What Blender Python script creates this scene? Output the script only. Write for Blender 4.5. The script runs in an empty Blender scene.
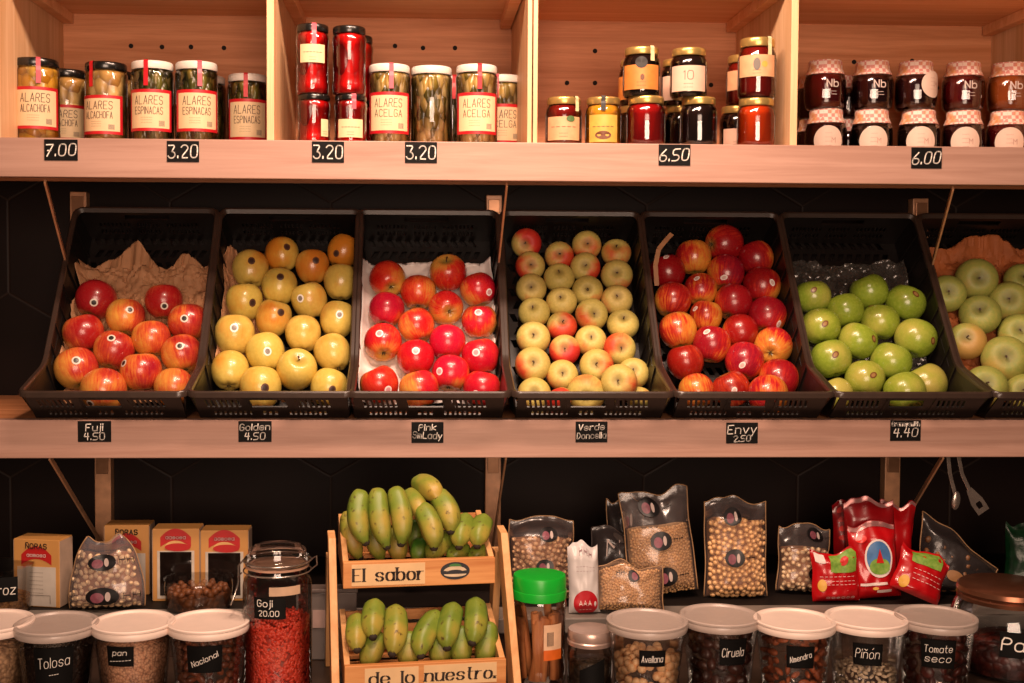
import bpy, math, random
from mathutils import Vector, Matrix, noise
PI = math.pi
random.seed(7)
C = bpy.context.scene.collection
V = Vector
# ------------------------------------------------------------------ camera (solved from the vanishing points of the shelves)
W, H, F = 1024, 683, 1200.0
v1 = (418.0, 272.0); v2 = (29012.0, 420.0); CY = 320.0
CX = 418.0
for _ in range(20):
    CX = v1[0] + (F*F + (v1[1]-CY)*(v2[1]-CY)) / (v2[0]-CX)
dY = V((v1[0]-CX, v1[1]-CY, F)).normalized()
dX = V((v2[0]-CX, v2[1]-CY, F)).normalized()
dX = (dX - dY*dX.dot(dY)).normalized()
dZ = dX.cross(dY)
RT = Matrix((dX, dY, dZ))                    # camera-space vector -> world-space vector
EYE = V((0, -2.286, 1.4))
CR, CU, CF = RT @ V((1, 0, 0)), RT @ V((0, -1, 0)), RT @ V((0, 0, 1))
def ray(px, py): return RT @ V(((px-CX)/F, (py-CY)/F, 1))
def at(px, py, Y):
    d = ray(px, py); return EYE + d*((Y-EYE.y)/d.y)
def atz(px, py, Z):
    d = ray(px, py); return EYE + d*((Z-EYE.z)/d.z)
def onplane(px, py, p, n):
    d = ray(px, py); return EYE + d*((p-EYE).dot(n)/d.dot(n))
def ppm(p): return F/((p-EYE).dot(CF))       # pixels per metre at a point
cd = bpy.data.cameras.new('camera'); cam = bpy.data.objects.new('camera', cd); C.objects.link(cam)
M3 = Matrix((CR, CU, -CF)).transposed()
cam.matrix_world = Matrix.Translation(EYE) @ M3.to_4x4()
cd.sensor_width = 36; cd.lens = F/W*36
cd.shift_x = (W/2-CX)/W; cd.shift_y = (CY-H/2)/W
cd.clip_start = 0.05
bpy.context.scene.camera = cam

# ------------------------------------------------------------------ mesh helpers
class MB:
    def __init__(s): s.v = []; s.f = []; s.m = []
    def add(s, vs, fs, mi=0, M=None):
        b = len(s.v)
        s.v += [tuple(M @ V(v)) if M is not None else tuple(v) for v in vs]
        s.f += [tuple(i+b for i in f) for f in fs]; s.m += [mi]*len(fs); return s
    def box(s, c, d, mi=0, M=None, R=None):
        hx, hy, hz = d[0]/2, d[1]/2, d[2]/2
        vs = [V((x*hx, y*hy, z*hz)) for x in (-1, 1) for y in (-1, 1) for z in (-1, 1)]
        if R is not None: vs = [R @ v for v in vs]
        vs = [v+V(c) for v in vs]
        return s.add(vs, [(0,1,3,2),(4,6,7,5),(0,4,5,1),(2,3,7,6),(0,2,6,4),(1,5,7,3)], mi, M)
    def bar(s, a, b, w, t, mi=0, up=V((0,0,1))):
        a, b = V(a), V(b); d = b-a; L = d.length; d.normalize()
        x = d.cross(up)
        if x.length < 1e-4: x = d.cross(V((1,0,0)))
        x.normalize(); y = x.cross(d)
        R = Matrix((x, d, y)).transposed()
        return s.box((a+b)/2, (w, L, t), mi, R=R)
    def prism(s, poly, d, mi=0, M=None):
        n = len(poly)            # poly: 3D points of one side, d: thickness vector
        vs = [V(p) for p in poly] + [V(p)+V(d) for p in poly]
        fs = [tuple(range(n)), tuple(range(2*n-1, n-1, -1))] + [(i, i+n, (i+1) % n+n, (i+1) % n) for i in range(n)]
        return s.add(vs, fs, mi, M)
    def lathe(s, prof, n=32, mi=0, M=None, fn=None, mis=None):
        vs = []; fs = []; ms = []
        for k, (r, z) in enumerate(prof):
            for i in range(n):
                a = 2*PI*i/n
                rr = r*fn(a, z, k) if fn else r
                vs.append((rr*math.sin(a), -rr*math.cos(a), z))
        for k in range(len(prof)-1):
            for i in range(n):
                j = (i+1) % n
                fs.append((k*n+i, k*n+j, (k+1)*n+j, (k+1)*n+i)); ms.append(mis[k] if mis else mi)
        if prof[0][0] > 1e-6: fs.append(tuple(range(n-1, -1, -1))); ms.append(mis[0] if mis else mi)
        if prof[-1][0] > 1e-6:
            b = (len(prof)-1)*n; fs.append(tuple(range(b, b+n))); ms.append(mis[-1] if mis else mi)
        b = len(s.f); s.add(vs, fs, mi, M); s.m[b:] = ms; return s
    def tube(s, pts, rad, n=10, mi=0, fn=None, caps=True):
        pts = [V(p) for p in pts]; N = len(pts)
        if not hasattr(rad, '__len__'): rad = [rad]*N
        t = (pts[1]-pts[0]).normalized(); u = t.orthogonal().normalized(); vs = []; fs = []
        for k in range(N):
            t2 = (pts[min(k+1, N-1)]-pts[max(k-1, 0)]).normalized()
            u = t.rotation_difference(t2) @ u; t = t2; u = (u-t*u.dot(t)).normalized(); w = t.cross(u)
            for i in range(n):
                a = 2*PI*i/n; r = rad[k]*(fn(a, k) if fn else 1)
                vs.append(pts[k]+u*(r*math.cos(a))+w*(r*math.sin(a)))
        for k in range(N-1):
            for i in range(n):
                j = (i+1) % n; fs.append((k*n+i, k*n+j, (k+1)*n+j, (k+1)*n+i))
        if caps: fs += [tuple(range(n-1, -1, -1)), tuple(range((N-1)*n, N*n))]
        return s.add(vs, fs, mi)
    def grid(s, fn, nu, nv, mi=0, mf=None):
        vs = [fn(i/nu, j/nv) for j in range(nv+1) for i in range(nu+1)]
        fs = []; ms = []
        for j in range(nv):
            for i in range(nu):
                a = j*(nu+1)+i; fs.append((a, a+1, a+nu+2, a+nu+1)); ms.append(mf((i+.5)/nu, (j+.5)/nv) if mf else mi)
        b = len(s.f); s.add(vs, fs, mi); s.m[b:] = ms; return s
    def ell(s, c, r, R=None, nu=10, nv=6, mi=0, bump=0):
        vs = []; c = V(c)
        for j in range(nv+1):
            t = PI*j/nv
            for i in range(nu):
                a = 2*PI*i/nu; p = V((r[0]*math.sin(t)*math.cos(a), r[1]*math.sin(t)*math.sin(a), r[2]*math.cos(t)))
                if bump: p *= 1+bump*noise.noise(p*(1.6/max(r))+c*50)
                if R is not None: p = R @ p
                vs.append(p+c)
        fs = [(j*nu+i, (j+1)*nu+i, (j+1)*nu+(i+1) % nu, j*nu+(i+1) % nu) for j in range(nv) for i in range(nu)]
        return s.add(vs, fs, mi)
    def mesh(s, name, mats):
        me = bpy.data.meshes.new(name); me.from_pydata(s.v, [], s.f); me.validate(clean_customdata=False)
        for m in (mats if isinstance(mats, (list, tuple)) else [mats]): me.materials.append(m)
        if len(me.polygons) == len(s.m): me.polygons.foreach_set('material_index', s.m)
        me.update(); return me
    def build(s, name, mats, parent=None, smooth=None, bevel=0, loc=None, solid=0):
        me = s.mesh(name, mats)
        if smooth:
            me.polygons.foreach_set('use_smooth', [True]*len(me.polygons))
            if smooth < 180: me.set_sharp_from_angle(angle=math.radians(smooth))
        o = bpy.data.objects.new(name, me); C.objects.link(o)
        if parent is not None: o.parent = parent
        if loc is not None: o.location = loc
        if bevel:
            b = o.modifiers.new('bevel', 'BEVEL'); b.width = bevel; b.segments = 2; b.limit_method = 'ANGLE'
        if solid:
            b = o.modifiers.new('solid', 'SOLIDIFY'); b.thickness = solid; b.offset = 0
        return o
def tag(o, label, cat, group=None, kind=None):
    o['label'] = label; o['category'] = cat
    if group: o['group'] = group
    if kind: o['kind'] = kind
    return o
def thing(name, label, cat, loc=(0,0,0), group=None, rz=0, R=None):
    o = bpy.data.objects.new(name, None); C.objects.link(o); o.location = loc
    o.rotation_euler = R.to_euler() if R is not None else (0, 0, rz)
    o.empty_display_size = .02
    return tag(o, label, cat, group)
def struct(o): o['kind'] = 'structure'; return o
def stuffpart(o): o['kind'] = 'stuff'; return o
def RX(a): return Matrix.Rotation(a, 3, 'X')
def RY(a): return Matrix.Rotation(a, 3, 'Y')
def RZ(a): return Matrix.Rotation(a, 3, 'Z')
def rrot(): return RZ(random.uniform(0, 6.28)) @ RX(random.uniform(0, 6.28)) @ RY(random.uniform(0, 6.28))

# ------------------------------------------------------------------ hand lettering: a single-stroke alphabet (digits are x,y pairs, baseline y=2)
GL = {
'A': ("02 28 42;14 34",4,0),'B':("02 08 38 47 46 35 05;35 44 43 32 02",4,1),'C':("47 38 18 07 03 12 32 43",4,1),'D':("02 08 28 46 44 22 02",4,1),
'E':("48 08 02 42;05 35",4,0),'F':("48 08 02;05 35",4,0),'G':("47 38 18 07 03 12 32 43 45 25",4,1),'H':("08 02;48 42;05 45",4,0),'I':("08 02",0,0),
'L':("08 02 42",4,0),'M':("02 08 25 48 42",4,0),'N':("02 08 42 48",4,0),'O':("18 07 03 12 32 43 47 38 18",4,1),'P':("02 08 38 47 46 35 05",4,1),
'R':("02 08 38 47 46 35 05;25 42",4,1),'S':("47 38 18 07 06 15 35 44 43 32 12 03",4,1),'T':("08 48;28 22",4,0),'U':("08 03 12 32 43 48",4,1),
'V':("08 22 48",4,0),'Z':("08 48 02 42",4,0),
'a':("46 42;45 36 16 05 03 12 32 43",4,1),'b':("08 02;05 16 36 45 43 32 12 03",4,1),'c':("45 36 16 05 03 12 32 43",4,1),
'd':("48 42;45 36 16 05 03 12 32 43",4,1),'e':("04 44 45 36 16 05 03 12 32 43",4,1),'f':("38 28 17 12;06 36",3,1),
'g':("46 41 30 10;45 36 16 05 03 12 32 43",4,1),'i':("06 02;08 07",0,0),'j':("16 11 00;18 17",1,1),'l':("08 02",0,0),'k':("08 02;46 04 42",4,0),'h':("08 02;05 16 36 45 42",4,1),'x':("06 42;02 46",4,0),'Q':("18 07 03 12 32 43 47 38 18;24 42",4,1),'K':("08 02;48 04 42",4,0),'8':("15 06 07 18 38 47 46 35 15 04 03 12 32 43 44 35",4,1),
'm':("06 02;05 16 25 22;25 36 45 42",4,1),'n':("06 02;05 16 36 45 42",4,1),'ñ':("06 02;05 16 36 45 42;08 18 27 38",4,1),
'o':("16 05 03 12 32 43 45 36 16",4,1),'p':("06 00;05 16 36 45 43 32 12 03",4,1),'r':("06 02;04 16 36",3,1),
's':("45 36 16 05 14 34 43 32 12 03",4,1),'t':("18 13 22 32;06 36",3,1),'u':("06 03 12 32 43;46 42",4,1),'v':("06 22 46",4,0),
'y':("06 22;46 10",4,0),'z':("06 46 02 42",4,0),'0':("18 07 03 12 32 43 47 38 18",4,1),'1':("07 18 12",1,0),'2':("07 18 38 47 46 02 42",4,1),
'3':("08 48 25 35 44 43 32 12 03",4,1),'4':("18 05 45;38 32",4,0),'5':("48 08 05 35 44 43 32 02",4,1),'6':("38 05 03 12 32 43 44 35 05",4,1),
'7':("08 48 12;15 35",4,0),'.':("02 03",0,0),'ó':("16 05 03 12 32 43 45 36 16;28 39",4,1),' ':("",3,0),'-':("04 34",3,0)}
def strokes(s, h, slant=0, gap=1.8):
    k = h/6.0; x = 0; out = []
    for ch in s:
        g, w, cur = GL[ch]
        for pl in g.split(';'):
            if not pl: continue
            p = [((x+int(a[0])), int(a[1])-2) for a in pl.split()]
            if cur and len(p) > 3:
                q = [p[0]]
                for a, b in zip(p, p[1:]):
                    q += [(a[0]*.75+b[0]*.25, a[1]*.75+b[1]*.25), (a[0]*.25+b[0]*.75, a[1]*.25+b[1]*.75)]
                p = q+[p[-1]]
            out.append([((a+slant*b)*k, b*k) for a, b in p])
        x += w+gap
    return out, (x-gap)*k
def ribbon(mb, pls, w, fn, mi=0, nib=False, serif=False):
    def quad(a, b, w):
        dx, dy = b[0]-a[0], b[1]-a[1]; L = math.hypot(dx, dy)
        if L < 1e-9: return
        dx /= L; dy /= L
        ww = w*(1.25*abs(dy)**1.2+.42) if nib else w
        ex, ey = dx*w*.3, dy*w*.3; nx, ny = -dy*ww/2, dx*ww/2
        a = (a[0]-ex, a[1]-ey); b = (b[0]+ex, b[1]+ey)
        mb.add([fn(a[0]-nx, a[1]-ny), fn(b[0]-nx, b[1]-ny), fn(b[0]+nx, b[1]+ny), fn(a[0]+nx, a[1]+ny)], [(0,1,2,3)], mi)
    for pl in pls:
        for a, b in zip(pl, pl[1:]): quad(a, b, w)
        if serif:
            for e, f in ((pl[0], pl[1]), (pl[-1], pl[-2])):
                if abs(e[0]-f[0]) < abs(e[1]-f[1])*.25:
                    quad((e[0]-w*1.0, e[1]), (e[0]+w*1.0, e[1]), w*1.1)
def write(mb, s, h, cx, cy, fn, w=None, mi=0, slant=0, ang=0, nib=False, serif=False, fit=None, gap=1.8):
    pls, L = strokes(s, h, slant, gap)
    kx = min(1, fit/L) if fit else 1
    ca, sa = math.cos(ang), math.sin(ang)
    def T(p):
        x, y = (p[0]-L/2-slant*h/2)*kx, p[1]-h/2
        return (cx+x*ca-y*sa, cy+x*sa+y*ca)
    ribbon(mb, [[T(p) for p in pl] for pl in pls], w or h*.13, fn, mi, nib, serif)

# ------------------------------------------------------------------ materials
def lin(h):
    h = h.lstrip('#'); c = [int(h[i:i+2], 16)/255 for i in (0, 2, 4)]
    return tuple(x/12.92 if x <= .04045 else ((x+.055)/1.055)**2.4 for x in c)+(1,)
class NT:
    def __init__(s, name):
        s.mat = bpy.data.materials.new(name); s.mat.use_nodes = True; s.t = s.mat.node_tree; s.t.nodes.clear()
        s.out = s.n('ShaderNodeOutputMaterial')
    def n(s, typ, ins=None, **kw):
        x = s.t.nodes.new(typ)
        for k, v in kw.items(): setattr(x, k, v)
        for k, v in (ins or {}).items():
            i = x.inputs[k]
            if isinstance(v, bpy.types.NodeSocket): s.t.links.new(v, i)
            else: i.default_value = v
        return x
    def math(s, op, a, b=0.0, c=0.0, clamp=False):
        return s.n('ShaderNodeMath', {0: a, 1: b, 2: c}, operation=op, use_clamp=clamp).outputs[0]
    def mix(s, f, a, b, bt='MIX'):
        x = s.n('ShaderNodeMix', data_type='RGBA', blend_type=bt)
        for i, v in ((0, f), (6, a), (7, b)):
            if isinstance(v, bpy.types.NodeSocket): s.t.links.new(v, x.inputs[i])
            else: x.inputs[i].default_value = v
        return x.outputs[2]
    def ramp(s, f, stops):
        x = s.n('ShaderNodeValToRGB', {0: f}); e = x.color_ramp.elements
        while len(e) < len(stops): e.new(.5)
        for i, (p, c) in enumerate(stops): e[i].position = p; e[i].color = c if len(c) == 4 else c+(1,)
        return x.outputs[0]
    def coord(s, scale=(1,1,1), out='Object', loc=(0,0,0)):
        tc = s.n('ShaderNodeTexCoord')
        return s.n('ShaderNodeMapping', {0: tc.outputs[out], 1: loc, 3: scale}).outputs[0]
    def done(s, sh):
        s.t.links.new(sh, s.out.inputs[0]); return s.mat
    def pbr(s, color, rough=.5, metal=0, spec=.5, bump=None, coat=0, normal=None, **kw):
        ins = {'Base Color': color, 'Roughness': rough, 'Metallic': metal, 'Specular IOR Level': spec, 'Coat Weight': coat, 'Coat Roughness': .08}
        ins.update(kw)
        if bump is not None:
            h, st, di = bump
            ins['Normal'] = s.n('ShaderNodeBump', {'Height': h, 'Strength': st, 'Distance': di}).outputs[0]
        return s.n('ShaderNodeBsdfPrincipled', ins).outputs[0]
_mc = {}
def plain(name, hexc, rough=.5, metal=0, spec=.5, vary=.12, scale=40, bump=0, coat=0, hex2=None):
    if name in _mc: return _mc[name]
    t = NT(name); c = lin(hexc)
    n = t.n('ShaderNodeTexNoise', {'Vector': t.coord(), 'Scale': scale, 'Detail': 3.0}).outputs[0]
    c2 = lin(hex2) if hex2 else tuple(x*(1-vary*2) for x in c[:3])+(1,)
    col = t.mix(t.ramp(n, [(.3, (0,0,0,1)), (.7, (1,1,1,1))]), c, c2)
    _mc[name] = t.done(t.pbr(col, rough, metal, spec, (n, bump, .002) if bump else None, coat)); return _mc[name]
def wood(name, light, dark, axis='X', rough=.5, sc=1.0, spec=.4):
    if name in _mc: return _mc[name]
    t = NT(name)
    s = {'X': (1.2*sc, 26*sc, 26*sc), 'Z': (26*sc, 26*sc, 1.2*sc), 'Y': (26*sc, 1.2*sc, 26*sc)}[axis]
    v = t.coord(s)
    n = t.n('ShaderNodeTexNoise', {'Vector': v, 'Scale': 1.6, 'Detail': 6.0, 'Roughness': .62, 'Distortion': .6}).outputs[0]
    n2 = t.n('ShaderNodeTexNoise', {'Vector': v, 'Scale': 9.0, 'Detail': 3.0}).outputs[0]
    col = t.mix(t.ramp(n, [(.35, (0,0,0,1)), (.68, (1,1,1,1))]), lin(light), lin(dark))
    col = t.mix(t.math('MULTIPLY', t.ramp(n2, [(.52, (0,0,0,1)), (.72, (1,1,1,1))]), .35), col, lin(dark))
    _mc[name] = t.done(t.pbr(col, rough, 0, spec, (n2, .15, .001))); return _mc[name]
def glass(name='clear_glass', tint=(1,1,1,1), gloss=.9, rough=.03, base=.03):
    if name in _mc: return _mc[name]
    t = NT(name)
    lw = t.n('ShaderNodeFresnel', {'IOR': 1.5}).outputs[0]
    f = t.math('MULTIPLY_ADD', lw, gloss, base, True)
    tr = t.n('ShaderNodeBsdfTransparent', {0: tint}).outputs[0]
    gl = t.n('ShaderNodeBsdfGlossy', {'Color': (1,1,1,1), 'Roughness': rough}).outputs[0]
    x = t.n('ShaderNodeMixShader', {0: f, 1: tr, 2: gl}).outputs[0]
    _mc[name] = t.done(x); return _mc[name]
def film(name, tint, haze=.12, hz=(.8,.78,.75,1), rough=.15, bs=60, st=.5):
    if name in _mc: return _mc[name]
    t = NT(name)
    n = t.n('ShaderNodeTexNoise', {'Vector': t.coord(), 'Scale': bs, 'Detail': 2.0}).outputs[0]
    bp = t.n('ShaderNodeBump', {'Height': n, 'Strength': st, 'Distance': .01}).outputs[0]
    tr = t.n('ShaderNodeBsdfTransparent', {0: tint}).outputs[0]
    df = t.n('ShaderNodeBsdfDiffuse', {0: hz, 'Normal': bp}).outputs[0]
    gl = t.n('ShaderNodeBsdfGlossy', {'Color': (1,1,1,1), 'Roughness': rough, 'Normal': bp}).outputs[0]
    a = t.n('ShaderNodeMixShader', {0: haze, 1: tr, 2: df}).outputs[0]
    fr = t.n('ShaderNodeFresnel', {'IOR': 1.45, 'Normal': bp}).outputs[0]
    x = t.n('ShaderNodeMixShader', {0: t.math('MULTIPLY_ADD', fr, .7, .015, True), 1: a, 2: gl}).outputs[0]
    _mc[name] = t.done(x); return _mc[name]
def lumps(name, cols, scale=60, rough=.3, bump=.6, detail=0, sx=(1,1,1)):
    """chunky preserved food or granular goods: cells of colour with dark seams"""
    if name in _mc: return _mc[name]
    t = NT(name)
    v = t.coord(sx)
    nz = t.n('ShaderNodeTexNoise', {'Vector': v, 'Scale': scale*.6, 'Detail': 2.0})
    vv = t.n('ShaderNodeVectorMath', {0: v, 1: t.n('ShaderNodeVectorMath', {0: nz.outputs[1], 'Scale': .6/scale}, operation='SCALE').outputs[0]}, operation='ADD').outputs[0]
    vo = t.n('ShaderNodeTexVoronoi', {'Vector': vv, 'Scale': scale})
    sep = t.n('ShaderNodeSeparateColor', {0: vo.outputs['Color']})
    col = t.ramp(sep.outputs[0], [(i/max(1, len(cols)-1), lin(c)) for i, c in enumerate(cols)])
    ed = t.ramp(vo.outputs['Distance'], [(.35, (1,1,1,1)), (.85, (.25,.2,.18,1))])
    col = t.mix(.8, col, ed, 'MULTIPLY')
    h = t.math('SUBTRACT', 1.0, vo.outputs['Distance'])
    _mc[name] = t.done(t.pbr(col, rough, 0, .5, (h, bump, .006))); return _mc[name]
def apple_mat(name, base, base2, blush, blush2, amt, streak=.5, rough=.28, dots=.25, cav='#7c7a3a', cavw=.5, coat=.25):
    if name in _mc: return _mc[name]
    t = NT(name)
    oi = t.n('ShaderNodeObjectInfo'); oc = t.n('ShaderNodeSeparateColor', {0: oi.outputs['Color']})
    p = t.n('ShaderNodeTexCoord').outputs['Object']
    rnd = t.n('ShaderNodeCombineXYZ', {0: oi.outputs['Random'], 1: t.math('MULTIPLY', oi.outputs['Random'], 7.3), 2: 0.0}).outputs[0]
    off = t.n('ShaderNodeVectorMath', {0: rnd, 'Scale': 31.0}, operation='SCALE').outputs[0]
    sp = t.n('ShaderNodeSeparateXYZ', {0: p})
    rad = t.math('SQRT', t.math('ADD', t.math('MULTIPLY', sp.outputs[0], sp.outputs[0]), t.math('MULTIPLY', sp.outputs[1], sp.outputs[1])))
    inv = t.math('DIVIDE', 1.0, t.math('MAXIMUM', rad, .12))
    cx = t.math('MULTIPLY', sp.outputs[0], inv); cy = t.math('MULTIPLY', sp.outputs[1], inv)
    ang = t.n('ShaderNodeCombineXYZ', {0: t.math('MULTIPLY', cx, 9.0), 1: t.math('MULTIPLY', cy, 9.0), 2: t.math('MULTIPLY', sp.outputs[2], 1.1)}).outputs[0]
    va = t.n('ShaderNodeVectorMath', {0: ang, 1: off}, operation='ADD').outputs[0]
    vp = t.n('ShaderNodeVectorMath', {0: p, 1: off}, operation='ADD').outputs[0]
    st = t.n('ShaderNodeTexNoise', {'Vector': va, 'Scale': 1.3, 'Detail': 4.0, 'Roughness': .65}).outputs[0]
    big = t.n('ShaderNodeTexNoise', {'Vector': vp, 'Scale': .9, 'Detail': 2.0}).outputs[0]
    fine = t.n('ShaderNodeTexNoise', {'Vector': vp, 'Scale': 6.0, 'Detail': 3.0}).outputs[0]
    # blush grows towards local +X; object colour R shifts how much of it there is
    m = t.math('MULTIPLY_ADD', sp.outputs[0], .42, amt)
    m = t.math('ADD', m, t.math('MULTIPLY', t.math('SUBTRACT', oc.outputs[0], .5), 1.6))
    m = t.math('ADD', m, t.math('MULTIPLY', t.math('SUBTRACT', big, .5), 1.1))
    m = t.math('ADD', m, t.math('MULTIPLY', t.math('SUBTRACT', st, .5), streak*2.2))
    f = t.ramp(m, [(.28, (0,0,0,1)), (.72, (1,1,1,1))])
    bcol = t.mix(t.ramp(fine, [(.3, (0,0,0,1)), (.7, (1,1,1,1))]), lin(base), lin(base2))
    rcol = t.mix(t.ramp(m, [(.6, (0,0,0,1)), (1.0, (1,1,1,1))]), lin(blush), lin(blush2))
    col = t.mix(f, bcol, rcol)
    dv = t.n('ShaderNodeTexVoronoi', {'Vector': vp, 'Scale': 9.0}).outputs['Distance']
    col = t.mix(t.math('MULTIPLY', t.ramp(dv, [(.05, (1,1,1,1)), (.13, (0,0,0,1))]), dots), col, lin('#e8c890'))
    cv = t.ramp(rad, [(.05, (1,1,1,1)), (cavw, (0,0,0,1))])
    col = t.mix(t.math('MULTIPLY', cv, .75), col, lin(cav))
    hs = t.n('ShaderNodeHueSaturation', {'Hue': t.math('ADD', oc.outputs[1], 0.0), 'Saturation': 1.0, 'Value': t.math('MULTIPLY', oc.outputs[2], 2.0), 'Color': col}).outputs[0]
    _mc[name] = t.done(t.pbr(hs, t.math('MULTIPLY_ADD', fine, .15, rough-.07), 0, .5, (fine, .04, .02), coat)); return _mc[name]
# ------------------------------------------------------------------ the setting
ZT, ZM, TH = 1.647, 1.118, .073           # tops of the jar shelf and the fruit shelf, fascia height
ZS, ZF = .748, .68                        # step behind, counter in front
WALL = .45
VTX = at(9, 293, WALL)
def hex_tile_mat():
    t = NT('black_hexagon_tiles'); p = t.coord(out='Object'); s = t.n('ShaderNodeSeparateXYZ', {0: p})
    # hexagon grid: distance to the border of pointy-top hexagons 0.26 m wide
    w = .36; hgt = w*math.sqrt(3); vx, vz = VTX.x, VTX.z
    def cell(ox, oz):
        x = t.math('WRAP', t.math('ADD', s.outputs[0], ox), w/2, -w/2)
        z = t.math('WRAP', t.math('ADD', s.outputs[2], oz), hgt/2, -hgt/2)
        ax, az = t.math('ABSOLUTE', x), t.math('ABSOLUTE', z)
        return t.math('MAXIMUM', ax, t.math('ADD', t.math('MULTIPLY', ax, .5), t.math('MULTIPLY', az, math.sqrt(3)/2)))
    ox, oz = w/2-vx, -w/(2*math.sqrt(3))-vz
    d = t.math('MINIMUM', cell(ox, oz), cell(ox+w/2, oz+hgt/2))
    f = t.ramp(t.math('SUBTRACT', w/2, d), [(.0008, (1,1,1,1)), (.0024, (0,0,0,1))])
    n = t.n('ShaderNodeTexNoise', {'Vector': p, 'Scale': 5.0, 'Detail': 4.0}).outputs[0]
    col = t.mix(n, lin('#100705'), lin('#190d09')); col = t.mix(f, col, lin('#2a201b'))
    return t.done(t.pbr(col, .5, 0, .12, (t.math('SUBTRACT', 1.0, f), .4, .002)))
struct(MB().box((0.1, WALL+.05, 1.4), (5.0, .1, 2.8)).build('wall_back', hex_tile_mat()))
struct(MB().box((0.1, -1.6, -.05), (5.0, 4.2, .1)).build('floor', plain('pale_floor', '#c4ac96', .6)))

WD = wood('beech_wood', '#b08a7a', '#9a7464', 'X', .45)
WDZ = wood('beech_wood_upright', '#e2bc94', '#c89868', 'Z', .5)
WDC = wood('pale_plywood', '#cf8c60', '#aa683c', 'X', .55)
WDL = wood('ceiling_board_lit_tone', '#f0bc8e', '#dc9c68', 'X', .5)  # ceiling wood painted paler to stand for light bounced up inside the compartments
MEL = plain('pale_panel', '#cfb09a', .5, vary=.05, scale=20)
# jar shelf unit
cab = thing('wall_shelf', 'pale wooden compartment shelf along the top holding all the jars', 'shelf', (0, 0, ZT))
xl, xr = -1.35, 1.8
MB().box(((xl+xr)/2, .225, -.0185), (xr-xl, .405, .036)).build('shelf_board', WDC, cab, bevel=.001)
MB().box(((xl+xr)/2, .010, -TH/2), (xr-xl, .024, TH)).build('fascia', WD, cab, bevel=.0015)
ZC = .318
MB().box(((xl+xr)/2, .215, ZC+.01), (xr-xl, .41, .02)).build('top_board', WDL, cab, bevel=.001)
bp = MB().box(((xl+xr)/2, .425, ZC/2), (xr-xl, .012, ZC+.1)).build('back_panel', WDC, cab)
hole = plain('dark_hole', '#120a07', .9)
for px, py in ((131,46),(162,47),(191,47),(224,48),(395,46),(423,48),(455,48),(595,51),(595,83),(567,83),(711,85),(937,88),(854,62),(880,62),(912,61)):
    p = at(px, py, .4188)
    MB().lathe([(.0001, 0), (.0052, 0), (.0052, .001)], 14, M=Matrix.Rotation(PI/2, 4, 'X')).build('peg_hole', hole, bp, loc=(p.x, p.y, p.z-ZT))
for dx in (-.790, -.280, .2115, .2225, .722, 1.31):
    w = .014 if abs(dx-.217) > .01 else .0085
    d = MB().box((0, .215, ZC/2), (w, .408, ZC)).build('divider', WDZ, cab, bevel=.001, loc=(dx, 0, 0))
for dx, sg in ((-.790, 1), (-.280, -1), (-.280, 1), (.2115, -1), (.2225, 1), (.722, -1), (.722, 1), (1.31, -1)):
    MB().box((dx+sg*.0185, .23, ZC-.011), (.023, .37, .022)).build('batten', WDL, cab, bevel=.001)
# fruit shelf
fs = thing('fruit_shelf', 'pale wooden shelf across the middle carrying the fruit crates', 'shelf', (0, 0, ZM))
MB().box(((xl+xr)/2, .234, -.018), (xr-xl, .424, .036)).build('shelf_board', WDC, fs, bevel=.001)
MB().box(((xl+xr)/2, .010, -TH/2), (xr-xl, .024, TH)).build('fascia', WD, fs, bevel=.0015)
# counter below
stone = plain('grey_stone', '#8e847b', .4, vary=.12, scale=12, hex2='#645b55')
ct = thing('counter', 'dark wooden counter along the bottom under the tubs and jars', 'counter', (0, 0, 0))
MB().box((.2, -.26, ZF-.02), (3.2, .42, .04)).build('counter_top', plain('dark_worktop', '#3c2c22', .45), ct, bevel=.003)
MB().box((.2, -.23, (ZF-.04)/2), (3.1, .34, ZF-.04)).build('cabinet_front', plain('dark_cabinet', '#251b16', .6), ct)
st = thing('back_step', 'grey stone ledge behind the tubs under the bags and cartons', 'ledge', (0, 0, 0))
MB().box((.2, .238, ZS-.015), (3.2, .42, .03)).build('ledge_top', plain('dark_ledge', '#1a1310', .6, spec=.2), st, bevel=.001)
MB().box((.2, -.012, ZS-.015), (3.2, .08, .03)).build('front_strip', stone, st, bevel=.003)
MB().box((.2, .20, (ZS-.03)/2), (3.1, .48, ZS-.03)).build('ledge_front', plain('brown_panel', '#4a3326', .6), st)

# brackets: a flat post on the wall and a slanting flat bar to the shelf front
BR = plain('varnished_bracket', '#d8a078', .35, .15, vary=.15)
BRD = plain('bracket_steel', '#a87a5a', .3, .6)
def bracket(px, py, Z, what, dx):
    x = at(px, py, .03).x; r = thing('shelf_bracket', what, 'bracket', (x, 0, Z), 'brackets under the two wooden shelves')
    MB().box((dx, .434, -.138), (.036, .03, .276)).build('post', BR, r, bevel=.002)
    MB().box((dx, .416, -.055), (.026, .006, .09)).build('face_plate', BRD, r, bevel=.001)
    MB().bar((0, .035, -.004), (dx, .42, -.265), .004, .011).build('brace', BR, r, bevel=.0008)
    return r
bracket(44, 180, ZT-TH, 'slanting bracket under the top shelf above the leftmost crate', -.045)
bracket(507, 181, ZT-TH, 'bracket under the top shelf in the gap between the two middle crates', 0)
bracket(954, 187, ZT-TH, 'slanting bracket under the top shelf above the rightmost crate', .10)
bracket(49, 459, ZM-TH, 'slanting bracket under the middle shelf behind the rice cartons', 0)
bracket(506, 459, ZM-TH, 'bracket under the middle shelf just right of the banana stand', 0)
bracket(944, 459, ZM-TH, 'slanting bracket under the middle shelf beside the hanging tongs', .055)

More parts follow.
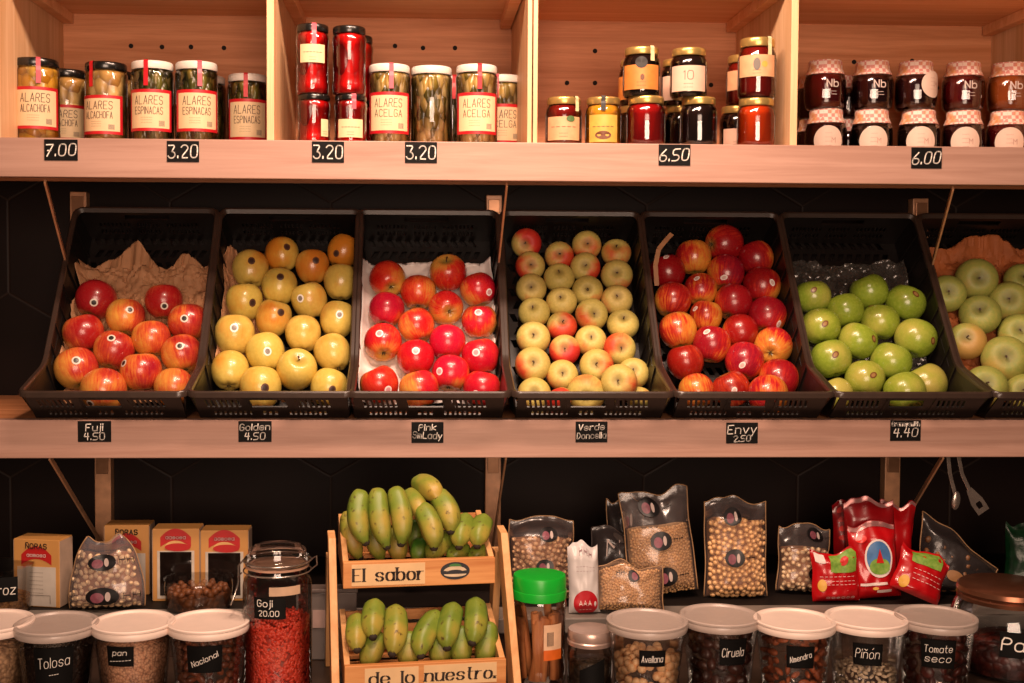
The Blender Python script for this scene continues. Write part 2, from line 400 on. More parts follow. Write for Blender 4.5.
# ------------------------------------------------------------------ price tags
SLATE = plain('slate_black', '#0b0908', .6, vary=.2, spec=.15)
CHALK = plain('chalk_white', '#efe6dc', .8, vary=.03)
def price_tag(px, py, lines, label, ww=33, hh=21):
    p = at(px, py, -.0028); k = ppm(p); w, h = ww/k, hh/k
    r = tag(MB().box((0, 0, 0), (w, .002, h)).build('price_tag', SLATE, bevel=.0006, loc=p), label, 'price tag')
    mb = MB(); fn = lambda u, v: V((u, -.0013, v))
    for s, hf, v, sl, an in lines: write(mb, s, h*hf, 0, v*h, fn, w=h*(.056 if len(lines) == 1 else .042), slant=sl, ang=an, fit=w*.9)
    mb.build('lettering', CHALK, r)
price_tag(61, 150, [('7.00', .55, 0, .18, .05)], 'black price tag reading 7.00 at the left end')
price_tag(183, 151.5, [('3.20', .6, 0, .1, .03)], 'black price tag reading 3.20 below the green spinach jars', 32)
price_tag(328, 152, [('3.20', .62, 0, .05, 0)], 'black price tag reading 3.20 below the red pepper jars', 32)
price_tag(421, 152.5, [('3.20', .62, 0, .05, 0)], 'black price tag reading 3.20 below the white lidded chard jars', 32)
price_tag(674.5, 155, [('6.50', .55, 0, .25, .05)], 'black price tag reading 6.50 below the honey jars', 32)
price_tag(926.5, 158, [('6.00', .55, 0, .3, .06)], 'black price tag reading 6.00 below the cloth lidded jam jars', 31)
price_tag(94.5, 431.5, [('Fuji', .33, .2, .1, .03), ('4.50', .33, -.23, .05, .02)], 'black price tag with two chalk lines under the leftmost crate')
price_tag(255, 431.5, [('Golden', .3, .22, .1, .03), ('4.50', .33, -.22, .1, .02)], 'black price tag with two chalk lines under the golden apple crate')
price_tag(427.5, 432.5, [('Pink', .28, .25, .15, .04), ('SmLady', .3, -.13, .1, -.04)], 'black price tag with two chalk lines under the pink apple crate', 32)
price_tag(591.5, 432, [('Verde', .28, .24, .15, .04), ('Doncella', .28, -.16, .1, .03)], 'black price tag with two chalk lines under the speckled apple crate', 32)
price_tag(742, 433, [('Envy', .4, .18, .15, .03), ('2.50', .28, -.26, .15, .06)], 'black price tag with two chalk lines under the dark red apple crate', 32)
price_tag(905.5, 430.5, [('Grannysmith', .2, .32, .05, 0), ('4.40', .4, -.1, .2, .04)], 'black price tag reading 4.40 under the bright green apple crate', 31)

# ------------------------------------------------------------------ jars on the top shelf
GLASS = glass()
BLACKLID = plain('black_lid_enamel', '#141210', .25, coat=.4)
WHITELID = plain('white_lid_enamel', '#d6cfc5', .35, vary=.03)
GOLDLID = plain('gold_lid_metal', '#d9b46a', .28, .75, vary=.08)
CREAM = plain('cream_label_paper', '#d4bb92', .6, vary=.04)
RED = plain('red_label_print', '#b5121e', .45, vary=.06)
INK = plain('brown_ink', '#4a3428', .7)
BAR = plain('barcode_grey', '#6b6058', .7)
def cyl(R, a0=0.0):
    return lambda u, v: V((R*math.sin(u/R+a0), -R*math.cos(u/R+a0), v))
def patch(mb, R, u0, u1, z0, z1, a0=0, mi=0, n=14):
    f = cyl(R, a0); mb.grid(lambda s, t: f(u0+(u1-u0)*s, z0+(z1-z0)*t), n, 1, mi)
def shape(kind, R, H):
    if kind == 'tall': return [(R*.93, 0), (R, .004), (R, H*.86), (R*.97, H*.885), (R*.9, H*.9), (R*.9, H*.92)]
    if kind == 'pepper': return [(R*.93, 0), (R, .004), (R, H*.16), (R*.96, H*.2), (R*.97, H*.7), (R, H*.74), (R, H*.84), (R*.9, H*.89), (R*.86, H*.91)]
    if kind == 'honey': return [(R*.9, 0), (R*.98, .005), (R, H*.12), (R, H*.66), (R*.96, H*.76), (R*.84, H*.84), (R*.8, H*.87)]
    if kind == 'jam': return [(R*.8, 0), (R*.93, .006), (R, H*.25), (R, H*.56), (R*.92, H*.7), (R*.8, H*.76), (R*.78, H*.8)]
def jar(px, pytop, kind, R, H, content, lidm, label, cat='jar', group=None, zb=ZT, lab=None, seal=None, Y=None, name='preserve_jar', fill=1.0, rot=0.0):
    if Y is None:
        p = atz(px, pytop, zb+H); y = p.y+R*.9
    else: y = Y
    x = at(px, 200, y).x
    r = thing(name, label, cat, (x, y, zb), group)
    pr = shape(kind, R, H); n = 32
    fac = (lambda a, z, k: 1+.02*math.cos(12*a)*(1 if 0 < k < 5 else 0)) if kind == 'jam' else None
    MB().lathe(pr, n if kind != 'jam' else 48, fn=fac).build('glass', GLASS, r, smooth=50)
    top = pr[-1][1]*fill
    ip = [(max(.001, rr-.0022), max(z, .0025)) for rr, z in pr if z < top]+[(pr[-1][0]-.003 if fill > .97 else R-.0025, top-.001)]
    sd = random.random()*50; amp = .035 if kind in ('tall', 'pepper') else 0
    dense = []
    for (r0, z0), (r1, z1) in zip(ip, ip[1:]):
        k = max(1, int((z1-z0)/.006))
        dense += [(r0+(r1-r0)*i/k, z0+(z1-z0)*i/k) for i in range(k)]
    dense.append(ip[-1])
    fn = (lambda a, z, k: 1-amp*.5+amp*.9*noise.noise(V((math.sin(a)*2.2, math.cos(a)*2.2, z*55+sd)))) if amp else None
    MB().lathe(dense, 28, fn=fn).build('contents', content, r, smooth=180)
    # lid
    zl = pr[-1][1]
    if kind == 'jam':
        lp = [(R*.84, zl-H*.10), (R*.93, zl-H*.085), (R*.86, zl-H*.01), (R*.80, zl+H*.05), (R*.80, H*.96), (R*.76, H)]
        sk = lambda a, z, k: 1+(.05*math.sin(9*a+sd)+.03*math.sin(14*a+2*sd) if k < 2 else .008*math.sin(9*a+sd))
        MB().lathe([(R*.80, zl-H*.06)]+lp, 48, fn=sk).build('cloth_lid', lidm, r, smooth=40)
    else:
        rl = {'tall': R*.965, 'pepper': R*.96, 'honey': R*.9}[kind]; z0 = zl-.002
        lp = [(rl*.98, z0), (rl, z0+.002), (rl, H-.004), (rl*.985, H-.0012), (rl*.95, H), (rl*.9, H-.0012)]
        MB().lathe(lp, 40, fn=lambda a, z, k: 1+(.006*math.cos(40*a) if 0 < k < 3 else 0)).build('lid', lidm, r, smooth=40)
    face = math.atan2(-x, y+2.286); rot += face
    if seal: seal = (seal[0], seal[1]+face)
    if lab: lab(r, R, H, rot)
    if seal:
        mb = MB(); rl = R*.972; w = .009
        pts = [(R+.0006, H*.70), (R+.0006, H*.85), (R*.975+.0006, H*.9), (R*.975+.0012, H-.003), (R*.95, H+.0008), (R*.55, H+.0006)]
        f = lambda s, t: None
        vs = []
        for rr, z in pts:
            for q in (-1, 1):
                a = seal[1]+q*w/R/2*(R/rr if rr < R*.9 else 1); vs.append((rr*math.sin(a), -rr*math.cos(a), z))
        mb.add(vs, [(2*i, 2*i+1, 2*i+3, 2*i+2) for i in range(len(pts)-1)])
        mb.build('seal_strip', seal[0], r)
    return r
def lab_framed(word, z0=.17, z1=.66, half=.050, wrap=1.0):
    def go(r, R, H, rot):
        mb = MB(); a, b = z0*H, z1*H
        patch(mb, R+.0004, -half, half, a, b, rot, 0, 16); patch(mb, R+.0007, -half+.007, half-.007, a+.006, b-.0065, rot, 1, 16)
        lo = mb.build('label', [RED, CREAM], r, smooth=180)
        t = MB(); f = cyl(R+.001, rot); h = b-a
        write(t, 'ALARES', h*.2, -.002, a+h*.74, f, w=.0013, fit=half*1.15, slant=.06)
        write(t, word, h*.17, -.002, a+h*.49, f, w=.0012, fit=half*1.15)
        for k in range(3): write(t, '-------', h*.05, -.006, a+h*(.33-.06*k), f, w=.0005, fit=half*1.1)
        t.build('lettering', INK, lo)
        q = MB()
        for k in range(7): patch(q, R+.001, half*.38+k*.0018, half*.38+k*.0018+.001, a+h*.12, a+h*.25, rot, 0, 1)
        q.build('barcode', BAR, lo)
    return go
def lab_band(z0, z1, half, m, word=None, spots=(), ink=None):
    def go(r, R, H, rot):
        mb = MB(); patch(mb, R+.0005, -half, half, z0*H, z1*H, rot, 0, 16)
        lo = mb.build('label', m, r, smooth=180)
        t = MB(); f = cyl(R+.0009, rot)
        if word: write(t, word, (z1-z0)*H*.34, 0, (z0+.62*(z1-z0))*H, f, w=.0011, fit=half*1.4)
        for k in range(2): write(t, '------', (z1-z0)*H*.08, 0, (z0+(.3-.14*k)*(z1-z0))*H, f, w=.0006, fit=half*1.2)
        t.build('lettering', ink or INK, lo)
        for (u, v, ru, rv, mm) in spots:
            q = MB(); vs = [f(u, v*H)]+[f(u+ru*math.cos(i*PI/8), v*H+rv*math.sin(i*PI/8)) for i in range(16)]
            q.add([x*1.006 for x in vs], [(0, i+1, (i+1) % 16+1) for i in range(16)]); q.build('emblem', mm, lo)
    return go
def lab_disc(u, v, rad, m, cut=False):
    def go(r, R, H, rot):
        f = cyl(R+.0016, rot); mb = MB(); n = 28
        vs = [f(u+rad*math.cos(i*2*PI/n), v*H+rad*math.sin(i*2*PI/n)) for i in range(n)]
        rings = []
        for k in range(5):
            q = k/4
            rings += [f(u+rad*q*math.cos(i*2*PI/n), v*H+rad*q*math.sin(i*2*PI/n)) for i in range(n)]
        mb.add(rings, [(k*n+i, k*n+(i+1) % n, (k+1)*n+(i+1) % n, (k+1)*n+i) for k in range(4) for i in range(n)])
        lo = mb.build('label', m, r, smooth=180)
        t = MB(); g = cyl(R+.0022, rot)
        for k in range(4): write(t, '------', .003, u, v*H+rad*(.5-.28*k), g, w=.0006, fit=rad*1.3)
        write(t, 'M', .011, u+rad*.35, v*H, g, w=.0008)
        t.build('lettering', plain('rose_ink', '#b98a80', .7), lo)
    return go
def lab_print(r, R, H, rot):
    t = MB(); f = cyl(R+.002, rot)
    write(t, 'Nb', .015, .012, H*.5, f, w=.0022); write(t, '-----', .004, .012, H*.34, f, w=.0011, fit=.03); write(t, '----', .004, .015, H*.28, f, w=.0011, fit=.02)
    t.build('lettering', plain('pale_print', '#d8c4bc', .6), r)
YEL = lumps('yellow_peppers', ['#d09020', '#e8b43c', '#a86a12', '#f0c860'], 42, .25, .8)
ART = lumps('pale_artichokes', ['#cfa25a', '#e8c47c', '#9a6a2c', '#d8ac64'], 42, .3, .9)
SPI = lumps('dark_spinach', ['#3c3c18', '#6a6428', '#24240e', '#8a7434', '#4a4a1c'], 95, .25, 1.0, sx=(1, 1, .5))
CHA = lumps('chard_stalks', ['#9a7a30', '#c8a458', '#4e4418', '#7e6a28', '#d8b878', '#5a5420'], 85, .25, 1.0, sx=(1, 1, .5))
PEP = lumps('red_peppers', ['#b00808', '#d81210', '#7c0404', '#c80c0c'], 40, .2, .9, sx=(1, 1, .45))
TR, TH_ = .0425, .168
PINK = plain('faded_red_strip', '#c8505e', .4); REDS = plain('red_strip', '#c0101e', .4)
al = 'tall jars on the top shelf'
jar(37, 57, 'tall', TR+.003, TH_, YEL, BLACKLID, 'black lidded jar of yellow vegetables at the left end of the shelf', group=al, lab=lab_framed('ALCACHOFA'), seal=(PINK, .1))
jar(68, 68.5, 'tall', TR, TH_, ART, BLACKLID, 'black lidded jar half hidden behind the leftmost jar', group=al, lab=lab_framed('ALCACHOFA', .12, .56), rot=-.15)
jar(107, 61, 'tall', TR, TH_, ART, BLACKLID, 'black lidded jar with pale contents and label turned left, third from left', group=al, lab=lab_framed('ALCACHOFA', .14, .6), seal=(REDS, -.75), rot=-.35)
jar(114, 69.5, 'tall', TR, TH_, ART, BLACKLID, 'black lidded jar tucked behind the jar with label turned left', group=al)
jar(153, 60, 'tall', TR, TH_, SPI, WHITELID, 'white lidded jar of dark spinach, first of the green jars from left', group=al, lab=lab_framed('ESPINACAS'), seal=(REDS, -.3), rot=-.15)
jar(197, 60.5, 'tall', TR, TH_, SPI, WHITELID, 'white lidded jar of dark spinach, second of the green jars from left', group=al, lab=lab_framed('ESPINACAS'), seal=(PINK, .15), rot=.05)
jar(206, 74.5, 'tall', TR, TH_, SPI, WHITELID, 'white lidded spinach jar mostly hidden between the two labelled ones', group=al)
jar(248, 73, 'tall', TR, TH_, SPI, WHITELID, 'white lidded jar of spinach set back against the first divider', group=al, lab=lab_framed('ESPINACAS', .17, .68), seal=(REDS, -.1))
jar(389, 63, 'tall', TR, TH_, CHA, WHITELID, 'white lidded chard jar beside the red pepper jars', group=al, lab=lab_framed('ACELGA'), seal=(PINK, .1))
jar(431, 65, 'tall', TR, TH_, CHA, WHITELID, 'white lidded chard jar showing no label', group=al)
jar(452, 75, 'tall', TR, TH_, CHA, WHITELID, 'chard jar hidden behind the gap between two white lidded jars', group=al, seal=(REDS, 0.1))
jar(476, 63.5, 'tall', TR, TH_, CHA, WHITELID, 'white lidded chard jar with red seal, right of the unlabelled jar', group=al, lab=lab_framed('ACELGA'), seal=(REDS, .15), rot=.05)
jar(502, 74, 'tall', TR, TH_, CHA, WHITELID, 'white lidded chard jar set back beside the second divider', group=al, lab=lab_framed('ACELGA', .14, .63), seal=(PINK, -.3), rot=.1)
pg = 'stacked jars of red peppers'
PR_, HL, HU = .0325, .098, .135
LB = lambda a, b, h=.026: lab_band(a, b, h, CREAM, '------')
jar(314, 0, 'pepper', PR_, HL, PEP, BLACKLID, 'short jar of red peppers at the bottom of the left stack', group=pg, Y=.095, lab=lab_band(.16, .5, .009, CREAM), rot=.7)
jar(350.5, 0, 'pepper', PR_, HL, PEP, BLACKLID, 'short jar of red peppers with a low label, bottom of right stack', group=pg, Y=.095, lab=LB(.14, .5), seal=(PINK, .2))
jar(312.5, 0, 'pepper', PR_, HU, PEP, BLACKLID, 'tall jar of red peppers with a cream label, on top of left stack', group=pg, Y=.095, zb=ZT+HL, lab=LB(.44, .7), seal=(PINK, .1))
jar(349, 0, 'pepper', PR_+.001, HU-.003, PEP, BLACKLID, 'tall jar of red peppers showing no label, on top of right stack', group=pg, Y=.095, zb=ZT+HL)
jar(357, 0, 'pepper', PR_, HL, PEP, BLACKLID, 'short jar of red peppers behind the right stack, bottom one', group=pg, Y=.185)
jar(357, 0, 'pepper', PR_, HU-.003, PEP, BLACKLID, 'tall jar of red peppers behind the right stack, top one', group=pg, Y=.185, zb=ZT+HL)
hn = 'honey and jam jars with gold lids'
def syrup(name, c, c2, tr=.35):
    if name in _mc: return _mc[name]
    t = NT(name)
    n = t.n('ShaderNodeTexNoise', {'Vector': t.coord(), 'Scale': 30.0, 'Detail': 2.0}).outputs[0]
    col = t.mix(n, lin(c), lin(c2))
    _mc[name] = t.done(t.pbr(col, .12, 0, .5, None, .5, **{'Subsurface Weight': tr, 'Subsurface Radius': (.03, .01, .004), 'Subsurface Scale': .5})); return _mc[name]
DKR = syrup('dark_red_honey', '#5a0c0a', '#7a140c'); RBY = syrup('ruby_honey', '#7c0a0c', '#98100e'); AMB = syrup('amber_honey', '#a02808', '#c03c0c')
BLK = syrup('black_honey', '#140a08', '#20100c', .05); GLD = syrup('golden_honey', '#c07a14', '#d8962a'); PLUM = syrup('plum_jam', '#1e0608', '#2c080c', .1); PLR = syrup('cherry_jam', '#3c0608', '#54080c', .2); BRN = syrup('amber_jam', '#7a3410', '#984a1a')
PEACH = plain('peach_label', '#d49c72', .55, vary=.1, scale=60); ORNG = plain('orange_label', '#cc7a34', .5, vary=.12, scale=60); PALE = plain('pale_pink_label', '#d4ac96', .55, vary=.06)
BLKP = plain('black_print', '#1a1512', .5); GRNP = plain('green_print', '#4a6a3a', .5); YELP = plain('yellow_label', '#c8a046', .5, vary=.12, scale=50)
HR, HH = .036, .094
STRIP = plain('cream_strip', '#e8d0a0', .5)
sp1 = [(.006, .48, .008, .007, BLKP)]
jar(563, 96, 'honey', HR, HH, DKR, GOLDLID, 'gold lidded jar of dark honey with peach label, leftmost in its compartment', group=hn, lab=lab_band(.1, .58, .036, PEACH, '-----', [(.014, .53, .009, .006, GRNP)]), seal=(STRIP, .8))
jar(602.5, 96, 'honey', HR, HH, GLD, GOLDLID, 'jar of golden honey with a yellow label and black seal', group=hn, lab=lab_band(.06, .62, .03, YELP, '-----', [(0, .2, .016, .008, plain('brown_print', '#6a3a1c', .5))]), seal=(BLKP, 0))
a = jar(645, 95, 'honey', HR+.002, HH, RBY, GOLDLID, 'gold lidded jar of ruby jam without label, under the orange labelled jar', group=hn)
ya = a.location.y
jar(640, 0, 'honey', HR, HH, BLK, GOLDLID, 'black honey jar with an orange label, on top of the ruby jar', group=hn, Y=ya, zb=ZT+HH, lab=lab_band(.12, .62, .04, ORNG, None, [(0, .66, .012, .011, BLKP), (.002, .36, .004, .006, plain('brown_print', '#6a3a1c'))]), seal=(STRIP, .62))
jar(635, 0, 'honey', HR, HH, BLK, GOLDLID, 'dark jar behind the ruby one, lower of two', group=hn, Y=ya+.13)
jar(635, 0, 'honey', HR, HH, BLK, GOLDLID, 'dark jar behind the orange labelled one, upper of two', group=hn, Y=ya+.13, zb=ZT+HH, lab=lab_band(.12, .62, .04, ORNG), rot=-.3)
a = jar(697.5, 96, 'honey', HR, HH, BLK, GOLDLID, 'gold lidded jar of black honey without label, above the 6.50 tag', group=hn); ya = a.location.y
jar(687, 0, 'honey', HR, HH, BLK, GOLDLID, 'black honey jar with a pale pink label, on top of the unlabelled black jar', group=hn, Y=ya, zb=ZT+HH, lab=lab_band(.1, .62, .038, PALE, '10'))
jar(680, 0, 'honey', HR, HH, BLK, GOLDLID, 'black jar in the second row below, behind the unlabelled black jar', group=hn, Y=ya+.12)
jar(677, 0, 'honey', HR, HH, BLK, GOLDLID, 'black jar in the second row above, behind the pale pink label', group=hn, Y=ya+.12, zb=ZT+HH, lab=lab_band(.1, .62, .038, PALE))
a = jar(755, 97, 'honey', HR+.001, HH-.001, AMB, GOLDLID, 'gold lidded jar of amber honey without label, next to the third divider', group=hn); ya = a.location.y
jar(755, 0, 'honey', HR+.001, HH+.022, DKR, GOLDLID, 'tall red honey jar with a peach label, on the unlabelled amber jar', group=hn, Y=ya, zb=ZT+HH-.001, lab=lab_band(.34, .7, .04, PEACH, None, [(0, .54, .007, .012, plain('grey_print', '#6a6058')), (.015, .54, .006, .006, YELP)]), seal=(STRIP, .7))
jar(736, 0, 'honey', HR, HH, BLK, GOLDLID, 'dark jar behind the amber one, lower of two', group=hn, Y=ya+.12, lab=lab_band(.1, .5, .03, PALE))
jar(742, 0, 'honey', HR, HH+.01, DKR, GOLDLID, 'red jar behind the tall honey jar, upper of two', group=hn, Y=ya+.12, zb=ZT+HH, lab=lab_band(.3, .68, .04, PEACH))
def gingham():
    t = NT('gingham_cloth'); v = t.coord()
    ck = t.n('ShaderNodeTexChecker', {'Vector': v, 'Color1': lin('#f2ddcf'), 'Color2': lin('#d9948a'), 'Scale': 130.0}).outputs[0]
    n = t.n('ShaderNodeTexNoise', {'Vector': v, 'Scale': 45.0, 'Detail': 2.0}).outputs[0]
    col = t.mix(t.ramp(n, [(.5, (0,0,0,1)), (.75, (1,1,1,1))]), ck, lin('#e09a5a'))
    return t.done(t.pbr(col, .6, 0, .3, (n, .5, .004)))
GING = gingham(); CRM = plain('cream_round_label', '#d8c2b2', .6, vary=.03)
jg = 'cloth lidded jam jars'
JR, JH = .0435, .103; JY = .262
ordn = ['first', 'second', 'third', 'fourth', 'fifth']
for i, (pb, pt) in enumerate(((824.5, 823), (870, 870), (917, 913), (961.5, 960.5), (1005.5, 1006))):
    jar(pb, 0, 'jam', JR, JH, [PLUM, BLK, BLK, PLUM, PLR][i], GING, f'cloth lidded jam jar with round cream label, {ordn[i]} from left, lower row', group=jg, Y=JY, lab=lab_disc(.006, .34, .031, CRM))
    what = ['dark cherry jam jar with white print', 'dark plum jam jar with white print', 'dark jam jar with half round cream label', 'purple jam jar with white print', 'amber jam jar with white print'][i]
    jar(pt, 0, 'jam', JR, JH, [PLR, PLUM, PLUM, PLR, BRN][i], GING, f'cloth lidded {what}, {ordn[i]} from left, upper row', group=jg, Y=JY, zb=ZT+JH, lab=lab_disc(.036, .5, .028, CRM) if i == 2 else lab_print, rot=.1)
for k, px in enumerate((813, 847)):
    jar(px, 0, 'jam', JR-.002, JH-.008, PLUM, GING, f'jam jar in the back row, lower, {["behind the first jam stack", "between the first two stacks"][k]}', group=jg, Y=.362)
    jar(px, 0, 'jam', JR-.002, JH-.008, PLUM, GING, f'jam jar in the back row, upper, {["behind the first jam stack", "between the first two stacks"][k]}', group=jg, Y=.362, zb=ZT+JH-.008)
# ------------------------------------------------------------------ fruit crates
PL = plain('black_plastic', '#16110f', .38, vary=.1, scale=200, spec=.5)
PLR_ = plain('black_plastic_rim_lit_tone', '#3a2c25', .3, vary=.1)  # rim coloured lighter than the walls, carrying its warm highlights in the colour
Fa, Fb, Kp, Bt, Bb, Ap = (.02, .003), (-.045, .052), (.105, .093), (.33, .411), (.412, .353), (.162, .003)
TD = V((0, .225, .318)).normalized(); TN = V((0, -TD.z, TD.y))
HWT, HWB = .1515, .142                       # half widths at the rim and at the base
def panel(mb, O, U, Vv, w, rows, t=.003):
    """rows: (v0, v1, [(u0,u1) openings], slant)"""
    O, U, Vv = V(O), V(U).normalized(), V(Vv).normalized(); N = U.cross(Vv)*t
    for v0, v1, ops, sl in rows:
        u = 0
        for a, b in list(ops)+[(w, w)]:
            if a > u+1e-5:
                s0, s1 = (0 if u == 0 else sl), (0 if a == w else sl)
                mb.prism([O+U*u+Vv*v0, O+U*a+Vv*v0, O+U*(a+s1)+Vv*v1, O+U*(u+s0)+Vv*v1], N)
            u = b
def slots(a, b, n, frac=.55):
    p = (b-a)/n; return [(a+i*p, a+i*p+p*frac) for i in range(n)]
def P3(x, q): return V((x, q[0], q[1]))
def build_crate_meshes():
    out = []
    w = 2*HWB
    # front wall (slanting outwards)
    mb = MB(); L = math.hypot(Fb[0]-Fa[0], Fb[1]-Fa[1]); up = V((0, Fb[0]-Fa[0], Fb[1]-Fa[1]))
    rA = slots(.02, .088, 7)+slots(.104, .172, 1, .98)+slots(.188, .256, 7)
    rB = slots(.03, .105, 8, .5)+slots(.122, .155, 3, .5)+slots(.172, .247, 8, .5)
    panel(mb, P3(-HWB, Fa), (1,0,0), up, w, [(0, L*.14, [], 0), (L*.14, L*.32, rB, 0), (L*.32, L*.48, [], 0), (L*.48, L*.8, rA, -.004), (L*.8, L, [], 0)])
    for s in (-1, 1): mb.prism([P3(s*HWB, Fa), P3(s*HWT, Fb), P3(s*HWT, (Fb[0]+.012, Fb[1]))], V((-s*.003, 0, 0)))
    for u in (-.047, .047): mb.bar(P3(u, (Fa[0]-.003, Fa[1])), P3(u, (Fb[0]-.003, Fb[1])), .005, .004)
    out.append(('front_wall', mb.mesh('front_wall', PL)))
    # base: flat strip and the sloping floor lattice
    mb = MB()
    panel(mb, P3(-HWB, Fa), (1,0,0), (0,1,0), w, [(0, .03, [], 0), (.03, .1, slots(.02, .256, 12, .5), 0), (.1, .142, [], 0)], .003)
    sl = V((0, Bb[0]-Ap[0], Bb[1]-Ap[1])); Ls = sl.length; rows = []; nr = 13
    for k in range(nr):
        a, b = Ls*k/nr, Ls*(k+1)/nr; m = a+(b-a)*.4
        rows += [(a, m, [], 0), (m, b, slots(.016, .26, 12, .6), .008 if k % 2 else -.008)]
    panel(mb, P3(-HWB, Ap), (1,0,0), sl, w, rows, -.003)
    out.append(('base', mb.mesh('base', PL)))
    # back wall with slots
    mb = MB(); bv = V((0, Bt[0]-Bb[0], Bt[1]-Bb[1])); Lb = bv.length
    rA = slots(.03, .1, 8, .6)+slots(.112, .164, 6, .6)+slots(.176, .246, 8, .6)
    panel(mb, P3(-HWB, Bb), (1,0,0), bv, w, [(0, Lb*.2, [], 0), (Lb*.2, Lb*.34, rA, 0), (Lb*.34, Lb*.44, [], 0), (Lb*.44, Lb*.58, rA, 0), (Lb*.58, Lb*.7, [], 0),
          (Lb*.7, Lb*.86, [(.09, .186)], 0), (Lb*.86, Lb, [], 0)])
    out.append(('back_wall', mb.mesh('back_wall', PL)))
    for s in (-1, 1):
        mb = MB()
        lo, hi = [Fa, Ap, Bb], [Fb, Kp, Bt]
        v = [P3(s*HWB, q) for q in lo]+[P3(s*HWT, q) for q in hi]
        d = V((-s*.003, 0, 0)); v += [p+d for p in v]
        fs = [(0,1,4,3), (1,2,5,4), (6,9,10,7), (7,10,11,8), (0,3,9,6), (2,8,11,5), (0,6,7,1), (1,7,8,2), (3,4,10,9), (4,5,11,10)]
        mb.add(v, fs)
        for k in range(9):
            q = k/8; a = P3(s*(HWB-.004), (Ap[0]+(Bb[0]-Ap[0])*q, Ap[1]+(Bb[1]-Ap[1])*q)); b = P3(s*(HWT-.004), (Kp[0]+(Bt[0]-Kp[0])*q, Kp[1]+(Bt[1]-Kp[1])*q))
            mb.bar(a, b, .004, .005, up=V((1,0,0)))
        a, b = P3(s*(HWT-.004), (Kp[0]+.03, Kp[1]-.002)), P3(s*(HWT-.004), (Bt[0]+.025, Bt[1]-.03))
        mb.bar(a, b, .004, .005)
        out.append(('side_wall', mb.mesh('side_wall', PL)))
    # rim: one bevelled band running round the top
    pts = []
    def arc(c0, c1, c2, n=4):
        return [c0*(1-t)**2+c1*2*t*(1-t)+c2*t*t for t in [i/n for i in range(n+1)]]
    x = HWT
    fl, fr = P3(-x, Fb), P3(x, Fb); kl, kr = P3(-x, Kp), P3(x, Kp); bl, br = P3(-x, Bt), P3(x, Bt)
    def toward(a, b, d): return a+(b-a).normalized()*d
    for prev, c, nxt, d in ((kl, fl, fr, .016), (fl, fr, kr, .016), (fr, kr, br, .025), (kr, br, bl, .02), (br, bl, kl, .02), (bl, kl, fl, .025)):
        pts += arc(toward(c, prev, d), c, toward(c, nxt, d))
    mb = MB(); n = len(pts); prof = [(-.0045, -.006), (.0045, -.006), (.0055, .003), (.003, .006), (-.003, .006), (-.0055, .003)]
    vs = []
    for i in range(n):
        t = (pts[(i+1) % n]-pts[i-1]).normalized()
        side = V((t.y, -t.x, 0)); side = side.normalized() if side.length > .2 else V((1, 0, 0))*(1 if pts[i].x > 0 else -1)
        if abs(t.x) < .2: side = V((1 if pts[i].x > 0 else -1, 0, 0))
        side = (side-t*side.dot(t)).normalized(); u = t.cross(side)
        if u.dot(V((0, -.5, .8))) < 0: u = -u
        vs += [pts[i]+side*a+u*b for a, b in prof]
    m = len(prof)
    mb.add(vs, [(i*m+k, i*m+(k+1) % m, ((i+1) % n)*m+(k+1) % m, ((i+1) % n)*m+k) for i in range(n) for k in range(m)])
    me = mb.mesh('rim', PLR_); me.polygons.foreach_set('use_smooth', [True]*len(me.polygons)); me.set_sharp_from_angle(angle=.8)
    out.append(('rim', me))
    return out
crate_meshes = build_crate_meshes()
PITCH = .3075
X2 = at(430, 394, -.045).x
CN = ['leftmost crate', 'golden apple crate', 'pink apple crate', 'crate of speckled apples', 'dark red apple crate', 'green apple crate', 'rightmost crate']
CL = ['black plastic crate of red apples on brown paper, leftmost of the row', 'black plastic crate filled with golden yellow apples', 'black plastic crate of pink apples in white moulded liner',
      'black plastic crate of small yellow and red speckled apples', 'black plastic crate of dark red apples', 'black plastic crate of bright green apples', 'black plastic crate of dull green apples on orange paper, rightmost']
CRX = []
for i in range(7):
    x = X2+(i-2)*PITCH+(.009, .011, -.002, 0, 0, 0, 0)[i]; CRX.append(x)
    c = thing('fruit_crate', CL[i], 'crate', (x, 0, ZM+.001), 'black fruit crates on the middle shelf')
    for nm, me in crate_meshes:
        o = bpy.data.objects.new(nm, me); C.objects.link(o); o.parent = c

# paper and liners
def crumple(i, name, label, mat_, u0, u1, v0, v1, lift, amp, sd, cat='paper', edge=.02, nu=80, nv=80, tray=None):
    """a sheet lying on the sloping floor; u across (-1..1), v along the slope in metres"""
    base = V((CRX[i], Ap[0], ZM+.003+Ap[1]))
    def fn(s, t):
        e = edge*noise.noise(V((s*4, sd, 0))) if t > .5 else 0
        u = (u0+(u1-u0)*s)*HWB + (edge*noise.noise(V((t*4, sd+3, 0))) if s > .9 or s < .1 else 0)*.3; v = v0+(v1-v0)*t+(e if t > .98 else 0)
        q = V((s*5+sd, t*5, sd))
        h = lift+amp*(abs(noise.noise(q))+.55*abs(noise.noise(q*2.3+V((3,1,2))))+.4*abs(noise.noise(q*4.6))+.2*abs(noise.noise(q*9)))
        ed = max(0, abs(u)/HWB-.82)/.18
        h += .028*ed*ed
        if v > .36: h += (v-.36)*.5
        if tray:
            for (cx, cv, r) in tray:
                d = math.hypot(u-cx, v-cv)/r
                if d < 1.25: h = min(h, lift+amp*1.2) ; h -= max(0, .014*(1-(d/1.25)**2))
            h = max(h, .002)
        return base+V((u, 0, 0))+TD*v+TN*h
    o = MB().grid(fn, nu, nv).build(name, mat_, smooth=25 if not tray else 180, solid=.0006)
    return tag(o, label, cat)
KRAFT = plain('brown_kraft_paper', '#bd8a62', .75, vary=.12, scale=25, bump=.3)
